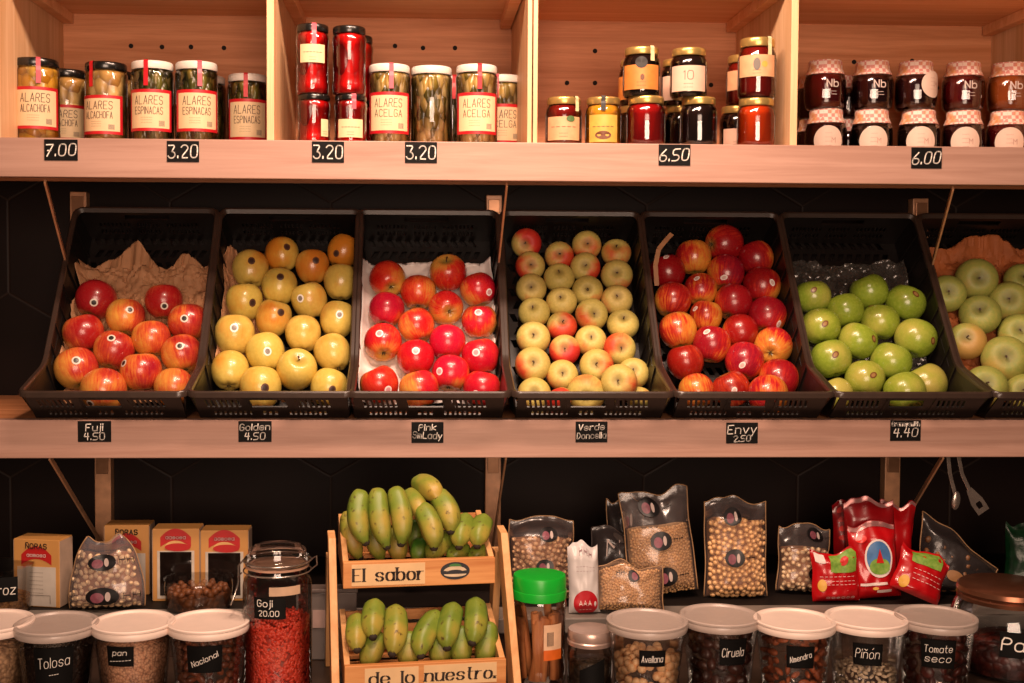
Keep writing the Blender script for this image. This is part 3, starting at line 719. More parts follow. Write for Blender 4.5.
KRAFT2 = plain('orange_kraft_paper', '#a85c2c', .75, vary=.15, scale=25, bump=.3)
WHT = plain('white_tissue', '#efe6e2', .7, vary=.04, bump=.2)
crumple(0, 'paper_sheet', 'crumpled brown paper lying under the red apples in the leftmost crate', KRAFT, -.99, .99, .0, .345, .003, .026, 2.2, edge=.09)
crumple(1, 'paper_sheet', 'brown paper corner sticking up at the back of the golden apple crate', KRAFT, -.99, -.30, .05, .37, .004, .02, 5.1)
crumple(6, 'paper_sheet', 'crumpled orange brown paper lining the rightmost crate', KRAFT2, -.99, .99, .0, .40, .004, .022, 8.4, edge=.03)
crumple(5, 'plastic_sheet', 'crinkled clear plastic under the green apples', film('clear_wrap', (.75,.72,.7,1), .06, (.5,.45,.4,1), .2, 40, .8), -.95, .95, .08, .36, .004, .02, 3.3, cat='wrap')

# ------------------------------------------------------------------ apples
def surf(kind, t, a):
    wide, tall, dt, db, lobes, taper = kind
    r = math.sin(t)*(1+taper*math.cos(t))
    r = max(r, 0)**.93 if r > 0 else 0
    z = math.cos(t)*tall-dt*math.exp(-(t/.36)**2)+db*math.exp(-((PI-t)/.34)**2)
    lb = lobes*math.cos(5*a)*(max(0, (t-1.5)/1.64)**2)
    r *= 1+lb; z += lb*.6*tall*-1
    return V((r*math.cos(a)*wide, r*math.sin(a)*wide, z))
K_FUJI = (1, .98, .26, .17, .03, .05); K_GOLD = (.97, 1.08, .26, .18, .05, .09); K_PINK = (1, 1.0, .25, .2, .03, .06)
K_FLAT = (1.02, .84, .2, .2, .03, .04); K_ENVY = (1, 1.02, .26, .18, .03, .04); K_GRAN = (1, .97, .25, .16, .03, .04)
def apple_mesh(kind, name, mats):
    nu, nv = 36, 26; mb = MB(); vs = []; fs = []
    for j in range(nv+1):
        t = PI*j/nv
        for i in range(nu): vs.append(surf(kind, t, 2*PI*i/nu))
    for j in range(nv):
        for i in range(nu): fs.append((j*nu+i, (j+1)*nu+i, (j+1)*nu+(i+1) % nu, j*nu+(i+1) % nu))
    mb.add(vs, fs); me = mb.mesh(name, mats); me.polygons.foreach_set('use_smooth', [True]*len(me.polygons)); return me
STEM = plain('apple_stem', '#4a3220', .7); CALX = plain('dry_calyx', '#3a2c1c', .8)
def stem_mesh(kind):
    z0 = kind[1]-kind[2]; mb = MB()
    mb.tube([(0, 0, z0-.03), (.015, 0, z0+.1), (.05, .01, z0+.22), (.09, .02, z0+.32)], [.045, .035, .035, .05], 7); return mb.mesh('stem', STEM)
def calyx_mesh(kind):
    z0 = -(kind[1]-kind[3]); mb = MB()
    for i in range(5):
        a = 2*PI*i/5; mb.tube([(.02*math.cos(a), .02*math.sin(a), z0+.03), (.08*math.cos(a), .08*math.sin(a), z0-.02), (.11*math.cos(a), .11*math.sin(a), z0-.09)], [.035, .03, .008], 5)
    return mb.mesh('calyx', CALX)
ST = {'dark_ring': ('#d8cec0', '#2a2420', .20), 'brown': ('#5a3a2c', '#3c2a24', .2), 'white': ('#f2ece4', '#8a8078', .21), 'heart': ('#f4e4e2', '#e0a0a4', .21), 'oval': ('#eadfd8', '#d8b8b0', .2), 'green': ('#6a3a20', '#a07a48', .2)}
for k, v in ST.items(): ST[k] = (plain('sticker_'+k, v[0], .35, vary=.02), plain('sticker_centre_'+k, v[1], .35, vary=.1, scale=200), v[2])
def sticker(kind, d, st):
    m0, m1, rad = ST[st]; d = d.normalized()
    e1 = d.orthogonal().normalized(); e2 = d.cross(e1); mb = MB(); n = 20; vs = []
    ax = (1, .72) if st in ('oval', 'green') else (1, 1)
    for q in (0, .3, .62, 1.0):
        for i in range(n):
            th = 2*PI*i/n; g = (d+(e1*math.cos(th)*ax[0]+e2*math.sin(th)*ax[1])*(q*rad)).normalized()
            t = math.acos(max(-1, min(1, g.z))); a = math.atan2(g.y, g.x); p = surf(kind, t, a); vs.append(p*1.012)
    fs = [(k*n+i, k*n+(i+1) % n, (k+1)*n+(i+1) % n, (k+1)*n+i) for k in range(3) for i in range(n)]
    mb.add(vs, fs); mb.m = [1]*(2*n)+[0]*n
    return mb.build('sticker', [m0, m1], smooth=180)
A_FUJI = apple_mat('fuji_skin', '#dc9c44', '#cf8c3e', '#c44428', '#981824', .40, .4)
A_GOLD = apple_mat('golden_skin', '#d6ba5c', '#cbae50', '#cf8a30', '#c27424', .02, .15, .3, .35, '#8a7436')
A_PINK = apple_mat('pink_skin', '#e0a848', '#d89848', '#d83424', '#c01422', .50, .35)
A_VERD = apple_mat('speckled_skin', '#c9b462', '#b9a756', '#cc4a26', '#b82c1c', .10, .12, .56, .3, '#6a5426', .42, 0)
A_ENVY = apple_mat('envy_skin', '#dc9c3c', '#d08834', '#c43020', '#90121c', .48, .55)
A_GRAN = apple_mat('granny_skin', '#7f942c', '#90a236', '#a8a44a', '#b4a854', .1, .1, .26, .4, '#6a7a2c')
A_DULL = apple_mat('dull_green_skin', '#8c9646', '#a09c4c', '#b49248', '#b08a48', .12, .15, .52, .35, '#5a5428', .5, 0)
# per crate: name, look, shape, skin, columns of (px, py, r, red, [sticker dx, dy, type] or None, [axis dx, dy, 'top'/'bottom'] or None)
S = lambda x, y, k: (x, y, k)
N = None
def T_(x, y): return (x, y, 'top')
def B_(x, y): return (x, y, 'bottom')
APPLES = [
 ('red_apple', 'red apple', K_FUJI, A_FUJI, 'dark_ring', [
  [(96.7,300,20,.75,(-2,3),N),(85,334,20,.66,N,N),(74,370,21.5,.5,(-.5,-8),N)],
  [(124.8,316.5,19,.5,(4,-7),N),(113.8,350,20,.58,(-2.5,-12),N),(103,388,22.5,.42,(-12,13),N)],
  [(163.8,301.5,18.5,.72,(.5,4.5),N),(150.7,339.5,19,.5,N,N),(142,373.5,20.5,.5,(-16,-8.5),N)],
  [(189,323,19.5,.52,(-3.5,-3.5),N),(181,354,20,.5,(-2,-8),N),(170.5,384.5,19.5,.36,N,N)]]),
 ('golden_apple', 'golden apple', K_GOLD, A_GOLD, 'brown', [
  [(250.6,269.5,18.5,.55,(1,-9),N),(244.5,302,18.5,.5,(8,.5),N),(236.7,336.3,20,.5,(-.5,-6.5,'white'),N),(225.6,372.5,19,.45,N,B_(-1,16))],
  [(282,255,17,.8,(5,-8),N),(279.3,286.8,18,.5,(1,-9.5),N),(273.5,318,18,.62,(7,-5),N),(266,353,19.5,.45,(2,-2,'white'),N),(256.8,386,21,.5,(4.5,-.5),N)],
  [(312.4,266.7,17,.8,(3.5,-6),B_(0,17)),(309.6,300.7,18,.5,(-9,-2,'white'),N),(303,334,18,.5,N,N),(295.7,369.7,20.5,.48,N,T_(3,-12))],
  [(344.7,251.5,16.5,.95,(-7,1),N),(341,282,17.5,.4,N,B_(-.5,17)),(337.5,319.6,18,.5,(2,-5,'white'),B_(-3,17)),(332.7,353,18.5,.48,N,N),(325.8,386,18.5,.5,(4,1.5),N)]]),
 ('pink_apple', 'pink apple', K_PINK, A_PINK, 'heart', [
  [(388.4,279.7,18,.5,N,B_(4,9)),(386.6,309.7,17.5,.56,N,N),(383,342.5,18.7,.52,(-3.5,-9),B_(1,12.5)),(379.5,384.5,19,.52,(8.5,5),N)],
  [(418,292.5,17.5,.42,N,B_(0,16)),(416.6,326,18,.46,N,N),(416,360,18.5,.66,(0,-7),N),(419,387,19.5,.42,N,N)],
  [(448,273,18.3,.5,N,T_(-2,-15)),(445.6,308,17.3,.48,N,B_(4,3.5)),(447.4,342.5,18,.7,N,N),(452.5,374,18.5,.52,(-11,-2),N)],
  [(478,290,17.5,.52,(11,2),N),(479.4,321.5,17.5,.42,(-1,-9),N),(482,356.6,18.7,.64,(-4.5,-4),N),(482.7,388,18.7,.56,(-6,5),N)]]),
 ('speckled_apple', 'speckled apple', K_FLAT, A_VERD, 'oval', [
  [(526.7,245,14.6,.78,N,T_(-2,0)),(530,267,14.3,.7,N,T_(2,-2)),(531.4,289.5,14.8,.42,N,T_(0,-3)),(533.7,314.5,15.4,.42,N,T_(-2,-8)),(533.7,339.8,16.4,.46,N,T_(1,-5)),(535.6,364,17.2,.5,N,T_(2,-4)),(539,389.5,16.2,.46,N,T_(0,-3))],
  [(559.3,256.4,14,.74,N,T_(0,-3)),(559.3,278.7,15,.42,N,T_(0,-9)),(561.5,303.7,15,.42,N,T_(-1,-7)),(562.3,328,14.6,.84,N,T_(1,-7)),(564.3,350,15,.84,N,T_(0,-3)),(566.8,375,15.4,.5,N,T_(1,-4)),(563,396,13,.86,N,N)],
  [(586.5,247,14.2,.66,N,T_(1,-3)),(585.7,269.5,14.6,.62,N,T_(0,-3)),(588,293,15,.44,N,B_(0,-2)),(590.7,316,15.8,.5,N,T_(4,-2)),(591.8,338,15.3,.48,N,T_(1,-6)),(595.4,362.7,16.5,.56,N,T_(-1,-3)),(588.5,387.5,18.5,.46,N,B_(0,5))],
  [(616.3,257,14.4,.6,N,T_(0,-9)),(617,280.6,15.4,.56,N,T_(0,-4)),(618.5,303.7,15.2,.42,N,T_(1,-6)),(621.2,326,15.5,.42,N,T_(1,-9)),(624,347.4,15.6,.7,N,T_(3,-1)),(628,369.5,15.4,.52,N,T_(0,-6)),(623,385,17.4,.52,N,T_(-2,-3)),(648,393,12.5,.46,N,N)]]),
 ('dark_red_apple', 'dark red apple', K_ENVY, A_ENVY, 'oval', [
  [(668.4,272,17.5,.86,(-1.5,-14.5),N),(674.5,299.3,18,.5,N,N),(681,332,18.5,.42,N,N),(687.7,363.5,18,.7,N,N),(695.6,388.5,17.5,.36,N,N)],
  [(692.7,257.5,17.5,.38,N,N),(699,290.5,16.3,.44,(-3.5,-11),N),(706.5,315.4,16,.46,(-10,-7),N),(714.7,347.5,18.7,.62,(-4.5,-12),N),(731.7,389.5,18.5,.6,(2.5,1),N)],
  [(724,243.4,18.5,.7,N,B_(-14,1)),(725.5,273.5,18.2,.52,(-1.5,4),N),(733.7,303.7,18.3,.72,N,N),(742.5,331,17.3,.68,(-13.5,3),N),(747.5,362,19,.6,(-2,3.5),N),(771,391,19.5,.46,N,N)],
  [(756.5,261,17.3,.74,N,N),(764.5,287,18.5,.68,(10,-3),N),(771.8,315.5,18.7,.66,(11,8),N),(779.7,345,18.7,.4,N,B_(-3,8)),(788.5,374.5,19.7,.54,N,N)]]),
 ('green_apple', 'green apple', K_GRAN, A_GRAN, 'green', [
  [(813.5,297.5,17.7,.5,(1,-7),N),(823.3,325.6,19,.5,(4,-3),N),(834.4,356.5,19.8,.5,(4,-4),N),(846.8,388.5,17,.75,N,N)],
  [(850.3,311,17.8,.4,N,N),(861.5,340.8,19,.5,(15,-2.5),N),(870.7,374.8,19.3,.62,(8,-4),N)],
  [(866,295,18.5,.35,N,N),(889,327.5,18.7,.48,(-8,-17),N),(900,360,20,.5,N,N),(905.8,391.5,20.3,.55,N,N)],
  [(907.7,307,19.3,.45,(9.5,-9.5),N),(925,346.7,20.3,.58,(16,2.5),N),(939.3,379,20.5,.66,N,N)]]),
 ('dull_green_apple', 'dull green apple', K_FLAT, A_DULL, 'oval', [
  [(949.8,292.4,18,.4,N,T_(3,-4)),(969,338,18,.75,N,T_(0,-6)),(991,380.4,20.5,.56,N,T_(2,-6))],
  [(973.3,280.7,20,.42,N,T_(5,-2)),(980.6,318,19.5,.38,N,T_(0,-8)),(1002.6,360.8,22,.55,N,T_(2,-4)),(1023,392,18,.45,N,T_(0,-4))],
  [(1020,283,16.5,.36,N,T_(4,-6)),(1010,305,19.5,.5,N,T_(0,-5)),(1015,333,19.5,.46,N,T_(2,-6))]])]
NTH = ['first', 'second', 'third', 'fourth', 'fifth', 'sixth', 'seventh', 'eighth']
FL = V((0, Ap[0], Ap[1])) + TN*.0035
TRAY = []
for ci, (nm, look, kind, skin, stk, cols) in enumerate(APPLES):
    me = apple_mesh(kind, nm, skin); sm, cm = stem_mesh(kind), calyx_mesh(kind)
    lst = []
    lift = .011 if ci == 2 else (.008 if ci in (0, 6) else .001)
    for k, col in enumerate(cols):
        for j, a in enumerate(col):
            px, py, rp = a[:3]; r = .038
            for _ in range(4):
                p0 = V((CRX[ci], 0, ZM+.001))+FL+TN*(r*.93+lift)
                c = onplane(px, py, p0, TN)
                if c.z < ZM+.008+r*.9: c = atz(px, py, ZM+.008+r*.9)
                r = rp/ppm(c)
            lst.append([c, r, a, k, j, len(col)])
    for it in range(60):                         # push overlapping fruit apart
        for i in range(len(lst)):
            for q in range(i):
                A, B = lst[i], lst[q]; d = A[0]-B[0]; L = d.length; need = (A[1]+B[1])*.965
                if L < need:
                    s = d/L*((need-L)*.25); A[0] += s; B[0] -= s
        for A in lst:
            c, r = A[0], A[1]; g = (c-V((CRX[ci], 0, ZM+.001))-FL).dot(TN)
            if g < r*.9: A[0] += TN*((r*.9-g)*.5)
            if c.z < ZM+.006+r*.82:
                d = A[0]-EYE; q = EYE+d*((ZM+.006+r*.82-EYE.z)/d.z)
                q.y = max(q.y, .006+r*.8-.03); A[0] += (q-A[0])*.6
                if A[0].z < ZM+.006+r*.82: A[0].z = ZM+.006+r*.82
            lim = HWT-.006-r*.97
            if abs(c.x-CRX[ci]) > lim: A[0].x += (math.copysign(lim, c.x-CRX[ci])-(c.x-CRX[ci]))*.5
    for c, r, a, k, j, ncol in lst:
        px, py, rp, red, stick, ax = a
        r *= 1.02
        e3 = (EYE-c).normalized(); e1 = (CR-e3*CR.dot(e3)).normalized(); e2 = e3.cross(e1)
        def view(dx, dy, s=1):
            u, v = dx/rp, -dy/rp; L = math.hypot(u, v)
            if L > .98: u, v = u/L*.98, v/L*.98
            return (e1*u+e2*v+e3*math.sqrt(max(0, 1-u*u-v*v))).normalized()
        rnd = random.Random(int(px*7+py))
        if ax:
            A = view(ax[0], ax[1])*(1 if ax[2] == 'top' else -1)
        else:
            A = (V((rnd.uniform(-.5, .5), rnd.uniform(.05, .7), 1))).normalized()
        q = V((0,0,1)).rotation_difference(A)
        # turn about the axis so that local +X (the blush side) comes roughly to the viewer
        R0 = q.to_matrix(); fx = R0.transposed() @ e3; ang = math.atan2(fx.y, fx.x)+rnd.uniform(-1.1, 1.1)
        R = R0 @ RZ(ang)
        cl = NTH[k]+' column'
        adj = look
        if stick: adj += ' with sticker'
        elif ax: adj += ' showing its '+('stem end' if ax[2] == 'top' else 'blossom end')
        lab = f"{adj}, {NTH[j]} from top, {cl}, {CN[ci]}"
        o = bpy.data.objects.new(nm, me); C.objects.link(o); o.location = c; o.rotation_euler = R.to_euler(); o.scale = (r, r, r)
        o.color = (red, .5+rnd.uniform(-.006, .006), .5, 1)
        tag(o, lab, 'apple', 'apples in the '+CN[ci])
        top = R @ V((0, 0, 1))
        if top.dot(e3) > .25:
            s = bpy.data.objects.new('stem', sm); C.objects.link(s); s.parent = o
        elif top.dot(e3) < -.35:
            s = bpy.data.objects.new('calyx', cm); C.objects.link(s); s.parent = o
        if stick:
            d = R.transposed() @ view(stick[0], stick[1])
            s = sticker(kind, d, stick[2] if len(stick) > 2 else stk); s.parent = o
        if ci == 2:
            w = c-V((CRX[ci], Ap[0], ZM+.003+Ap[1])); TRAY.append((w.x, w.dot(TD), r))
crumple(2, 'moulded_liner', 'white moulded tray liner under the pink apples', WHT, -.99, .99, .0, .355, .012, .012, 6.6, cat='liner', tray=TRAY, nu=70, nv=70)
# brown strip lying at the back left of the dark red apple crate
base = V((CRX[4], Ap[0], ZM+.003+Ap[1]))
pts = [base+V((x, 0, 0))+TD*v+TN*h for x, v, h in ((-.125, .27, .05), (-.127, .31, .07), (-.118, .345, .08), (-.098, .37, .083), (-.085, .385, .083))]
mb = MB()
for a, b in zip(pts, pts[1:]): mb.bar(a, b, .010, .0012, up=TN)
tag(mb.build('paper_strip', plain('tan_strip', '#b8845c', .6)), 'curled brown strip at the back corner of the dark red apple crate', 'strip')
# ------------------------------------------------------------------ banana stand
RW = wood('stand_pine', '#d89a5e', '#b8743e', 'X', .5); RWZ = wood('stand_pine_upright', '#dba873', '#bd8650', 'Z', .5)
YAW = math.radians(7)
pu = at(420, 560, -.21); pl = at(422.5, 663, -.30)
stand = thing('banana_stand', 'two tier slatted wooden stand holding green bananas', 'display stand', (pu.x, pu.y, ZF), rz=YAW)
RZ3 = RZ(YAW); SI = RZ3.transposed()
def stl(p): return SI @ (V(p)-V((pu.x, pu.y, ZF)))          # world -> stand space
a = stl(pu); b = stl(pl)
TW = .267
trays = []
for (q, tw, fh, nm) in ((a, TW, .046, 'upper'), (b, TW+.006, .05, 'lower')):
    z = q.z; y = q.y; x = 0
    tr = MB().box((x, y+.006, z-fh/2), (tw, .012, fh)).build('front_board', RW, stand, bevel=.0012)
    for s in (-1, 1):
        xs = x+s*(tw/2-.005)
        MB().prism([(xs-.005, y+.012, z-fh), (xs-.005, y+.15, z-fh+.03), (xs-.005, y+.15, z+.055), (xs-.005, y+.012, z)], (.010, 0, 0)).build('side_board', RWZ, stand, bevel=.001)
    for k in range(4): MB().box((x, y+.03+.033*k, z-fh+.006+.007*k), (tw-.02, .024, .006)).build('floor_slat', RW, stand)
    for k in range(3): MB().box((x, y+.153, z-.012+.026*k), (tw, .006, .018)).build('back_slat', RW, stand)
    trays.append((x, y, z, fh, tr))
for s in (-1, 1):
    x0 = s*(TW/2+.012)
    zt = stl(at(342, 528, -.16)).z
    MB().prism([(x0-s*.000, .052, zt), (x0, .012, zt-.006), (x0, -.128, .0005), (x0, -.065, .0005)], (s*.013, 0, 0)).build('upright', RWZ, stand, bevel=.0012)
    MB().prism([(x0, .10, zt-.05), (x0, .06, zt-.05), (x0, .112, .0005), (x0, .140, .0005)], (s*.013, 0, 0)).build('rear_upright', RWZ, stand, bevel=.0012)
INKB = plain('printed_dark', '#2e2018', .7); PAT = plain('pale_printed_patch', '#dfb988', .6, vary=.05)
def board_text(tr, x, y, z, word, h, cx, cz, w, patchw, slant=0):
    mb = MB(); mb.box((x+cx, y-.0003, z+cz), (patchw, .0006, h*1.7)); pt = mb.build('printed_patch', PAT, tr)
    t = MB(); write(t, word, h, x+cx, z+cz, lambda u, v: V((u, y-.0009, v)), w=h*.13, slant=slant, nib=True, serif=True, fit=w); t.build('lettering', INKB, tr)
x, y, z, fh, tr = trays[0]
board_text(tr, x, y, z, 'El sabor', .022, -.055, -.023, .122, .128)
em = MB(); n = 28
ex, ez = x+.062, z-.021
def disc(mb, cx, cz, rx, rz, yy, a0=0, a1=2*PI, n=24, mi=0):
    vs = [(cx, yy, cz)]+[(cx+rx*math.cos(a0+(a1-a0)*i/n), yy, cz+rz*math.sin(a0+(a1-a0)*i/n)) for i in range(n+1)]
    mb.add(vs, [(0, i+1, i+2) for i in range(n)], mi)
mb = MB(); disc(mb, ex, ez, .026, .0155, y-.0006); disc(mb, ex, ez-.002, .021, .0105, y-.0009, .25, PI-.25, mi=1); disc(mb, ex, ez-.0045, .017, .0065, y-.0012, 0, PI, mi=0); disc(mb, ex, ez+.008, .011, .005, y-.0012, 0, PI, mi=2)
disc(mb, ex, ez-.0055, .02, .005, y-.0012, PI, 2*PI, mi=1)
mb.build('emblem', [plain('emblem_dark', '#23242a', .5), plain('emblem_pale', '#d8c0a0', .5), plain('emblem_green', '#3f7a3a', .5)], tr)
x, y, z, fh, tr = trays[1]
board_text(tr, x, y, z, 'de lo', .020, -.058, -.022, .085, .09); board_text(tr, x, y, z, 'nuestro.', .020, .058, -.021, .118, .124, slant=.1)

# ------------------------------------------------------------------ bananas
def banana_mat():
    t = NT('green_banana_skin'); p = t.coord(); oi = t.n('ShaderNodeObjectInfo'); oc = t.n('ShaderNodeSeparateColor', {0: oi.outputs['Color']})
    n = t.n('ShaderNodeTexNoise', {'Vector': t.coord((1,1,1)), 'Scale': 16.0, 'Detail': 3.0}).outputs[0]
    n2 = t.n('ShaderNodeTexNoise', {'Vector': p, 'Scale': 90.0, 'Detail': 4.0}).outputs[0]
    f = t.math('ADD', t.math('MULTIPLY', t.math('SUBTRACT', n, .5), 1.6), oc.outputs[0], clamp=True)
    col = t.ramp(f, [(.0, lin('#2f5a16')), (.45, lin('#72822c')), (.8, lin('#a08c3c')), (1, lin('#b08438'))])
    col = t.mix(t.ramp(n2, [(.62, (0,0,0,1)), (.74, (1,1,1,1))]), col, lin('#4a3a1c'))
    return t.done(t.pbr(col, .42, 0, .4, (n2, .06, .003)))
BAN = banana_mat(); BTIP = plain('banana_tip', '#2c2016', .85); BSTEM = plain('banana_stem_green', '#7d8238', .6)
def banana(p0, p1, r, bow, label, group, ripe=.5):
    p0, p1 = V(p0), V(p1); L = (p1-p0).length
    mid = (p0+p1)/2; o = bpy.data.objects.new('banana', None)
    pts = []; rad = []
    prof = [(.0, .30), (.015, .55), (.05, .8), (.12, .96), (.26, 1.03), (.45, 1.06), (.62, 1.02), (.76, .9), (.87, .7), (.94, .5), (1.0, .36)]
    N = 26
    for i in range(N+1):
        s = i/N
        q = p0.lerp(p1, s)+V(bow)*(4*s*(1-s)); pts.append(q-mid)
        for (a, ra), (b, rb) in zip(prof, prof[1:]):
            if a <= s <= b+1e-9: rad.append(r*(ra+(rb-ra)*(s-a)/(b-a))); break
    mb = MB(); mb.tube(pts, rad, 20, fn=lambda a, k: 1+.045*math.cos(5*a))
    o = mb.build('banana', BAN, smooth=180, loc=mid); o.color = (ripe, .5, .5, 1)
    d = (pts[-1]-pts[-2]).normalized(); t = MB(); t.tube([pts[-1]-d*.003, pts[-1]+d*.002, pts[-1]+d*.005], [r*.42, r*.38, r*.24], 10); t.build('blossom_tip', BTIP, o, smooth=60)
    return tag(o, label, 'banana', group)
gu, gl = 'green bananas on the upper tier', 'green bananas on the lower tier'
def bn(x0, y0, x1, y1, Y0, Y1, rp, bow, label, g, ripe=.5):
    sh = -.098+.030*((x0+x1)/2-340)/160; Y0 += sh; Y1 += sh
    p0, p1 = at(x0, y0, Y0), at(x1, y1, Y1); k = ppm(p0.lerp(p1, .5)); r = rp*1.05/k
    return banana(p0, p1, r, (bow[0]/k, bow[1]/k, bow[2]/k), label, g, ripe)
U = [(349,512,360,558,-.015,-.045,9,(-3,-5,0),'banana at the left end of the upper tier, leaning against the side board',.68),
 (362,491,366,543,-.075,-.082,9.8,(-6,-5,0),'first of three upright bananas side by side on the upper tier',.46),
 (378,489,387,547,-.075,-.082,9.8,(-3,-5,0),'second of three upright bananas side by side on the upper tier',.5),
 (394,488,401,544,-.075,-.082,9.8,(4,-5,0),'third of three upright bananas side by side on the upper tier',.5),
 (372,520,382,560,-.025,-.045,9,(-2,-2,0),'banana tip showing below the first and second upright bananas',.46),
 (394,528,400,562,-.025,-.045,9.3,(0,-2,0),'pale banana end showing below the third upright banana',.6),
 (414,520,412,548,.01,-.01,8.5,(2,0,0),'dark green banana behind the third upright banana',.15),
 (420,540,414,562,-.03,-.05,8.5,(2,-2,0),'vivid green banana low in the middle of the upper tier',.0),
 (407,494,422,518,-.03,-.055,9,(2,-2,2),'small banana with its tip pointing to the viewer, right of the upright three',.55),
 (420,506,434,548,-.07,-.082,10.3,(4,-5,1),'banana slanting down right in the middle of the upper tier',.5),
 (416,484,438,500,-.0,-.03,10.5,(3,-3,4),'topmost banana of the upper tier',.62),
 (436,494,451,532,-.04,-.06,11,(4,-4,2),'second highest banana, slanting below the topmost one',.52),
 (467,518,459,547,-.05,-.07,9.8,(-2,-5,1),'banana with its end toward the viewer, second from the right side',.42),
 (485,519,477,546,-.05,-.07,9.8,(-2,-5,1),'banana with its end toward the viewer, rightmost of the upper tier',.44),
 (450,536,430,560,-.05,-.078,9.5,(-3,-3,2),'banana low on the upper tier above the oval emblem',.42),
 (467,548,450,562,-.055,-.08,8.5,(-2,-2,2),'banana showing only its back, low between emblem and right side',.4),
 (487,549,472,562,-.055,-.08,8.5,(-2,-2,2),'banana showing only its back, low in the right corner of the upper tier',.4)]
for i, (x0, y0, x1, y1, Y0, Y1, rp, bow, lb, rp2) in enumerate(U): bn(x0, y0, x1, y1, Y0, Y1-(.035 if i in (1,2,3,8,9,10,11,12,13) else 0), rp, bow, lb, gu, rp2)
Lw = [(357.5,617,357,650,-.135,-.15,9.8,(-1,-4,0),'banana with a dark slit at the left end of the lower tier',.55),
 (376,603,373,637,-.125,-.145,10.5,(-2,-4,0),'upper banana second from left on the lower tier',.48),
 (395,608,392,654,-.13,-.155,11,(2,-5,0),'large banana third from left on the lower tier, tip down',.56),
 (380,632,367,668,-.15,-.165,10.5,(-2,-4,0),'banana low on the lower tier below the second one',.48),
 (407,632,409,668,-.15,-.165,11,(0,-4,0),'short wide banana low in the middle of the lower tier',.52),
 (439,614,421,656,-.135,-.155,10.8,(-6,-5,0),'curved banana leaning right in the middle of the lower tier',.4),
 (455,606,447,648,-.13,-.15,10.8,(-3,-5,0),'banana with tip down, left of the rightmost upper one',.36),
 (475,601,472,643,-.12,-.145,10.6,(2,-5,0),'rightmost upper banana on the lower tier',.36),
 (440,632,440,668,-.155,-.168,10.5,(0,-3,0),'banana low on the lower tier below the curved one',.42),
 (460,626,461,668,-.15,-.165,10.3,(0,-4,0),'banana low on the lower tier, second from right',.36),
 (487,622,481,668,-.14,-.162,10.3,(2,-4,0),'banana against the right side board of the lower tier',.34)]
for i, (x0, y0, x1, y1, Y0, Y1, rp, bow, lb, rp2) in enumerate(Lw): bn(x0, y0, x1, y1, Y0, Y1-(.045 if i in (0,1,2,5,6,7) else 0), rp, bow, lb, gl, rp2)

# ------------------------------------------------------------------ tubs with lids
TUBP = glass('tub_plastic', (.985, .97, .955, 1), .8, .12, .04)
WLID = plain('white_tub_lid', '#e9d3c6', .4, vary=.03); CLID = film('cloudy_tub_lid', (.8, .74, .7, 1), .62, (.62, .5, .44, 1), .3, 30, .2)
def kernels(r, name, mat_, n, rt, rb, z0, z1, size, sd, stuff=True, bump=0):
    """goods lying against the inside of a tub and heaped on top"""
    rnd = random.Random(sd); mb = MB(); lst = []
    for i in range(n):
        z = z0+(z1-z0)*rnd.random(); R = rb+(rt-rb)*z/.125
        a = rnd.uniform(-2.0, 2.0); q = R-size[0]*.9
        lst.append(V((q*math.sin(a), -q*math.cos(a), z)))
    for i in range(n//2):
        R = (rb+(rt-rb)*z1/.125-size[0])*math.sqrt(rnd.random()); a = rnd.uniform(0, 6.28)
        lst.append(V((R*math.sin(a), -R*math.cos(a), z1-size[0]*.3+rnd.random()*size[0])))
    keep = []
    for p in lst:
        if all((p-q).length > size[0]*1.2 for q in keep): keep.append(p)
    if stuff:
        for p in keep: mb.ell(p, [s*rnd.uniform(.85, 1.1) for s in size], rrot(), 8, 6, bump=bump)
        stuffpart(mb.build(name, mat_, r, smooth=180))
    else:
        ms = []
        for k in range(3):
            m = MB(); m.ell((0,0,0), [s*(.92+.08*k) for s in size], None, 10, 8, bump=bump); me = m.mesh(name, mat_); me.polygons.foreach_set('use_smooth', [True]*len(me.polygons)); ms.append(me)
        keep.sort(key=lambda p: p.y)
        for p in keep[:95]:
            o = bpy.data.objects.new(name, rnd.choice(ms)); C.objects.link(o); o.location = p; o.rotation_euler = rrot().to_euler(); o.parent = r
